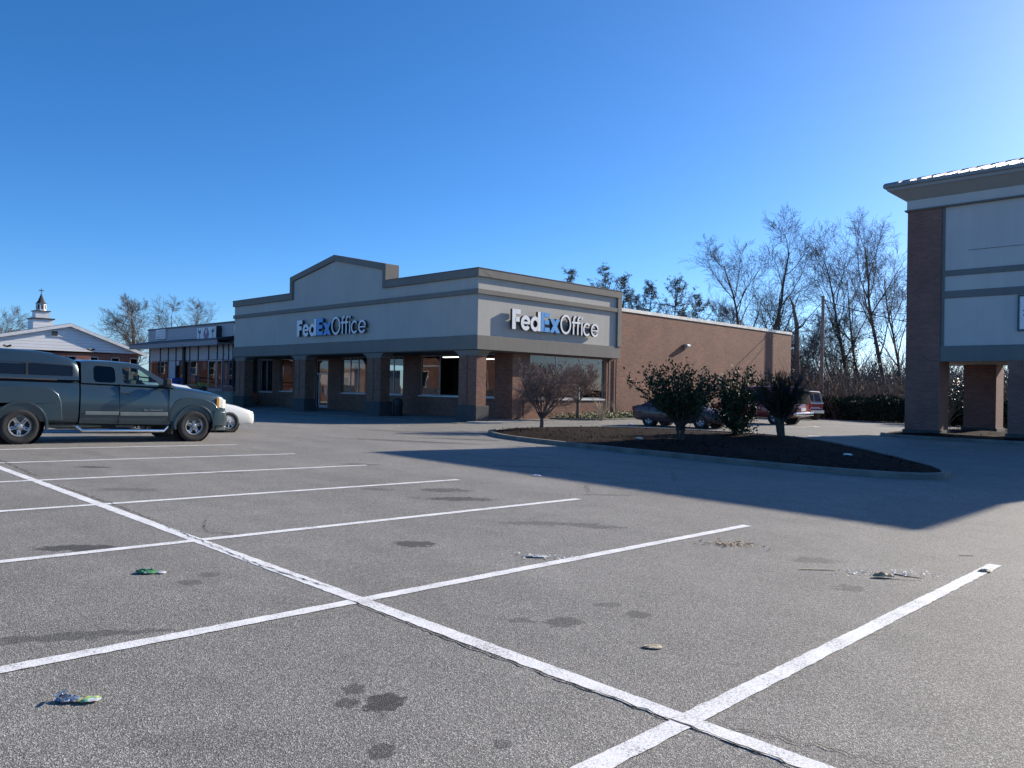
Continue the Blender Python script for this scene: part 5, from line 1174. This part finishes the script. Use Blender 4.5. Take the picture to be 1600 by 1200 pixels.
wire('thin black wire crossing the bare trees beside the gray tower', (top[0], top[1], top[2]-.6), (*at(1500, 66), 8.6), .25, .02)
# ================================================================== litter on the asphalt
def ground_thing(name, label, cat, x, y, rz=0, group=None): return thing(name, label, cat, (x, y, gz(x, y)+.006), (math.atan(GY), -math.atan(GX), rz), group)
def crumple(seed, a, c, h, n=14, ell=True):
    r_ = random.Random(seed); b = MB(); off = r_.uniform(0, 50)
    vs = {}
    for i in range(n+1):
        for j in range(n+1):
            u, v = i/n*2-1, j/n*2-1
            if ell: k = math.sqrt(max(0, 1-.5*v*v)), math.sqrt(max(0, 1-.5*u*u)); u, v = u*k[0], v*k[1]
            z = h*(.5+.5*mnoise.noise((u*2.2+off, v*2.2, 0)))+h*.5*abs(mnoise.noise((u*5+off, v*5, 2))); w = max(0, 1-(u*u+v*v)**2)
            vs[i, j] = (u*a*(1+.18*mnoise.noise((off, v*3, u))), v*c*(1+.18*mnoise.noise((u*3, off, v))), .002+z*(.35+.65*w))
    for i in range(n):
        for j in range(n): b.face([vs[i, j], vs[i+1, j], vs[i+1, j+1], vs[i, j+1]])
    return b
def multicol(name, stops, scale, rough=.35, metal=.0):
    m, t, b = nt(name); f = noise(t, coords(t), scale, 3, .6); L(t, ramp(t, f, stops), b.inputs['Base Color']); b.inputs['Roughness'].default_value = rough; b.inputs['Metallic'].default_value = metal
    m.node_tree.nodes[-1]; return m
AW = -.75
t = ground_thing('crushed_can', 'crushed shiny silver and blue can lying on the asphalt with brown drips', 'litter', 1.23, 4.14, AW)
b = crumple(1, .058, .036, .026); b.build('can_body', multicol('can_metal', [(.35, (.05, .06, .16)), (.45, (.55, .58, .62)), (.62, (.3, .36, .45)), (.7, (.7, .7, .7))], 14, .2, .7), t, smooth=50)
b = MB(); b.lathe([(.034, 0), (.036, .006), (.030, .008), (0, .004)], 20, lambda a, r, h: (-.035+r*.8*math.cos(a)*.9, r*math.sin(a), .03+h+.3*r*math.cos(a))); b.build('can_end', M['chrome'], t, smooth=40)
t = ground_thing('torn_wrapper', 'torn multicolored wrapper lying against the crushed can', 'litter', 1.305, 4.075, AW+.3)
b = crumple(2, .055, .035, .022); b.build('wrapper_sheet', multicol('wrapper_ink', [(.3, (.5, .06, .2)), (.42, (.65, .6, .15)), (.5, (.1, .4, .25)), (.6, (.6, .62, .6)), (.72, (.2, .1, .3))], 22, .3), t, smooth=50)
t = ground_thing('green_wrapper', 'crumpled bright green chip wrapper on the asphalt between the white lines', 'litter', 2.48, 6.48, AW)
b = crumple(3, .085, .05, .035); b.build('wrapper_sheet', multicol('wrapper_green', [(.3, (.02, .09, .06)), (.5, (.05, .24, .09)), (.62, (.16, .36, .15)), (.7, (.7, .75, .7))], 9, .3), t, smooth=50)
t = ground_thing('paper_scrap', 'small white paper scrap beside the green wrapper', 'litter', 2.57, 6.41, AW)
crumple(4, .04, .03, .015).build('paper_sheet', M['white'], t, smooth=50)
t = ground_thing('shredded_paper', 'flattened shredded white paper beside a parking line', 'litter', 5.56, 5.06, AW)
crumple(5, .12, .045, .018, 18).build('paper_sheet', multicol('paper_dirty', [(.4, (.2, .2, .19)), (.5, (.6, .6, .58)), (.7, (.72, .72, .7))], 16, .8), t)
rn = random.Random(6); b = MB()
for k in range(60):
    p = Vector((rn.gauss(.05, .17), rn.gauss(0, .08), .003)); a = rn.uniform(0, 6.28); s = rn.uniform(.01, .04); b.quadleaf(p, Vector((math.cos(a), math.sin(a), .2))*s, Vector((-math.sin(a), math.cos(a), .3))*s*.6)
b.build('paper_bits', M['white'], t, fix=False)
t = ground_thing('dead_leaf', 'curled tan dead leaf with a stalk lying on the asphalt', 'leaf', 7.57, 2.57, AW)
crumple(7, .10, .045, .05).build('leaf_blade', multicol('leaf_tan', [(.35, (.28, .19, .10)), (.65, (.58, .44, .27))], 10, .7), t, smooth=50)
b = MB(); b.tube([(.1, 0, .03), (.2, -.03, .02), (.33, -.05, .012)], [.008, .006, .003], 6); b.build('leaf_stalk', M['dry'], t)
rn = random.Random(8); b = MB()
for k in range(170):
    p = Vector((rn.gauss(.15, .26), rn.gauss(.16, .07), .004)); s = rn.uniform(.008, .022); a = rn.uniform(0, 6.28); b.quadleaf(p, Vector((math.cos(a), math.sin(a), .3))*s, Vector((-math.sin(a), math.cos(a), .3))*s)
o = b.build('paper_crumbs', M['white'], fix=False); o.location = (7.57, 2.57, gz(7.57, 2.57)+.004); o.rotation_euler = (0, 0, AW); o['kind'] = 'stuff'; o['label'] = 'pale crumbs scattered around the curled leaf'
t = ground_thing('stick', 'thin pale stick lying flat on the asphalt', 'stick', 7.36, 3.1, AW); b = MB(); b.rings([[(x, y-.011, .001), (x, y+.011, .001), (x, y+.008, .006), (x, y-.009, .005)] for x, y in ((-.17, 0), (-.05, .012), (.06, .006), (.17, -.004))]); b.build('stick_shaft', M['drypale'], t)
t = ground_thing('stick', 'short pale stick lying beyond the end of the nearest stall line', 'stick', 9.5, 2.38, AW); b = MB(); b.rings([[(x, y-.011, .001), (x, y+.011, .001), (x, y+.008, .006), (x, y-.009, .005)] for x, y in ((-.08, 0), (0, .01), (.08, .004))]); b.build('stick_shaft', M['drypale'], t)
t = ground_thing('leaf_litter', 'patch of crumbled orange leaf bits on the asphalt', 'leaf litter', 7.79, 4.25, AW); rn = random.Random(9); b = MB()
for k in range(130):
    p = Vector((rn.gauss(0, .17), rn.gauss(0, .07), .004)); s = rn.uniform(.015, .05); a = rn.uniform(0, 6.28); b.quadleaf(p, Vector((math.cos(a), math.sin(a), .35))*s, Vector((-math.sin(a), math.cos(a), .3))*s*.6)
b.build('leaf_bits', multicol('leaf_orange', [(.35, (.3, .18, .09)), (.65, (.5, .36, .2))], 12, .8), t, fix=False)
t = ground_thing('dried_splat', 'dried pale food splat on the open asphalt', 'litter', 4.17, 2.79, AW); crumple(10, .065, .042, .009, 16).build('splat_crust', multicol('splat_tan', [(.35, (.12, .10, .07)), (.48, (.42, .36, .25)), (.7, (.55, .49, .36))], 26, .8), t)
t = ground_thing('dead_leaf', 'tiny tan leaf resting on the end of the nearest stall line', 'leaf', 8.72, 2.02, AW); crumple(11, .07, .035, .03).build('leaf_blade', multicol('leaf_tan2', [(.35, (.3, .22, .12)), (.65, (.6, .48, .3))], 12, .7), t, smooth=50)
t = ground_thing('paper_scrap', 'white scrap at the edge of the large shadow', 'litter', 11.0, 10.05, AW); crumple(12, .1, .04, .03).build('paper_sheet', M['white'], t, smooth=50)
for (x, y, l) in ((26.8, 19.2, 'white scrap on the mulch below the maroon sedan'), (20.0, 14.0, 'white scrap on the mulch by the wide evergreen shrub'), (19.5, 7.5, 'pale scrap near the pointed end of the mulch island')):
    t = thing('paper_scrap', l, 'litter', (x, y, gz(x, y)+.27), (0, 0, AW)); crumple(int(x*7), .12, .06, .07).build('paper_sheet', M['white'], t, smooth=50)
# ================================================================== reflected surroundings across the lot
bk = thing('brick_house', 'sunlit brick building across the lot mirrored in the shop windows', 'building', (-22, 90, 0), world=True)
b = MB(); b.box(-34, -22, 74, 104, -1, 7.5); b.build('wall', M['brickB'], bk); b = MB(); b.box(-34.4, -21.6, 73.6, 104.4, 7.5, 7.9); b.build('roof', M['coping'], bk)
for k in range(4):
    y = 77+k*7; f = MB(); f.box(-22.0, -21.93, y, y+2.2, 1.5, 4.2); o = f.build('window', M['white'], bk); f = MB(); f.box(-21.93, -21.91, y+.12, y+2.08, 1.62, 4.08); f.build('pane', M['tint'], o)
bk = thing('pale_shop', 'long pale building across the lot mirrored in the gray row windows', 'building', (-24, 150, 0), world=True)
b = MB(); b.box(-40, -24, 122, 210, -1, 4.2); b.build('wall', M['sidingC'], bk); b = MB(); b.box(-40.4, -23.4, 121.6, 210.4, 4.2, 4.7); b.build('roof', M['trim'], bk)
# ================================================================== light, sky, camera
ELEV, AZ = R(24.5), math.atan2(-.20, 1.0)
sd = Vector((math.cos(AZ)*math.cos(ELEV), math.sin(AZ)*math.cos(ELEV), math.sin(ELEV)))
sl = bpy.data.lights.new('sun', 'SUN'); sl.energy = 5.0; sl.angle = R(.53); sl.color = (1, .90, .75)
so = bpy.data.objects.new('sun', sl); COL.objects.link(so); so.rotation_euler = sd.to_track_quat('Z', 'Y').to_euler()
w = bpy.data.worlds.new('World'); sc.world = w; w.use_nodes = True; t = w.node_tree; bg = t.nodes['Background']
sk = t.nodes.new('ShaderNodeTexSky'); sk.sky_type = 'NISHITA'; sk.sun_disc = False; sk.sun_elevation = ELEV; sk.sun_rotation = math.atan2(sd.x, sd.y)
sk.air_density = .7; sk.dust_density = .5; sk.ozone_density = 6.0; sk.altitude = 0
hs = t.nodes.new('ShaderNodeHueSaturation'); hs.inputs['Saturation'].default_value = 1.16; L(t, sk.outputs[0], hs.inputs['Color'])
L(t, hs.outputs[0], bg.inputs[0]); bg.inputs[1].default_value = .12
cam = bpy.data.cameras.new('camera'); cam.sensor_width = 36; cam.lens = 36*1224.762/1600; cam.clip_end = 3000; cam.clip_start = .05
co = bpy.data.objects.new('camera', cam); COL.objects.link(co); sc.camera = co
a, p_, r_ = .7732636739, .005929457, .018584154
fwv = Vector((math.cos(a)*math.cos(p_), math.sin(a)*math.cos(p_), math.sin(p_))); rt = Vector((math.sin(a), -math.cos(a), 0)); up = rt.cross(fwv)
rt2 = rt*math.cos(r_)+up*math.sin(r_); up2 = up*math.cos(r_)-rt*math.sin(r_)
mw = Matrix((rt2, up2, -fwv)).transposed().to_4x4(); mw.translation = (0, 0, 1.5661639795); co.matrix_world = mw
vs = sc.view_settings; vs.view_transform = 'Standard'; vs.look = 'None'; vs.exposure = .68; vs.gamma = 1
sc.cycles.max_bounces = 8; sc.cycles.transparent_max_bounces = 12
for o in sc.objects:
    if '_o' in o: del o['_o']
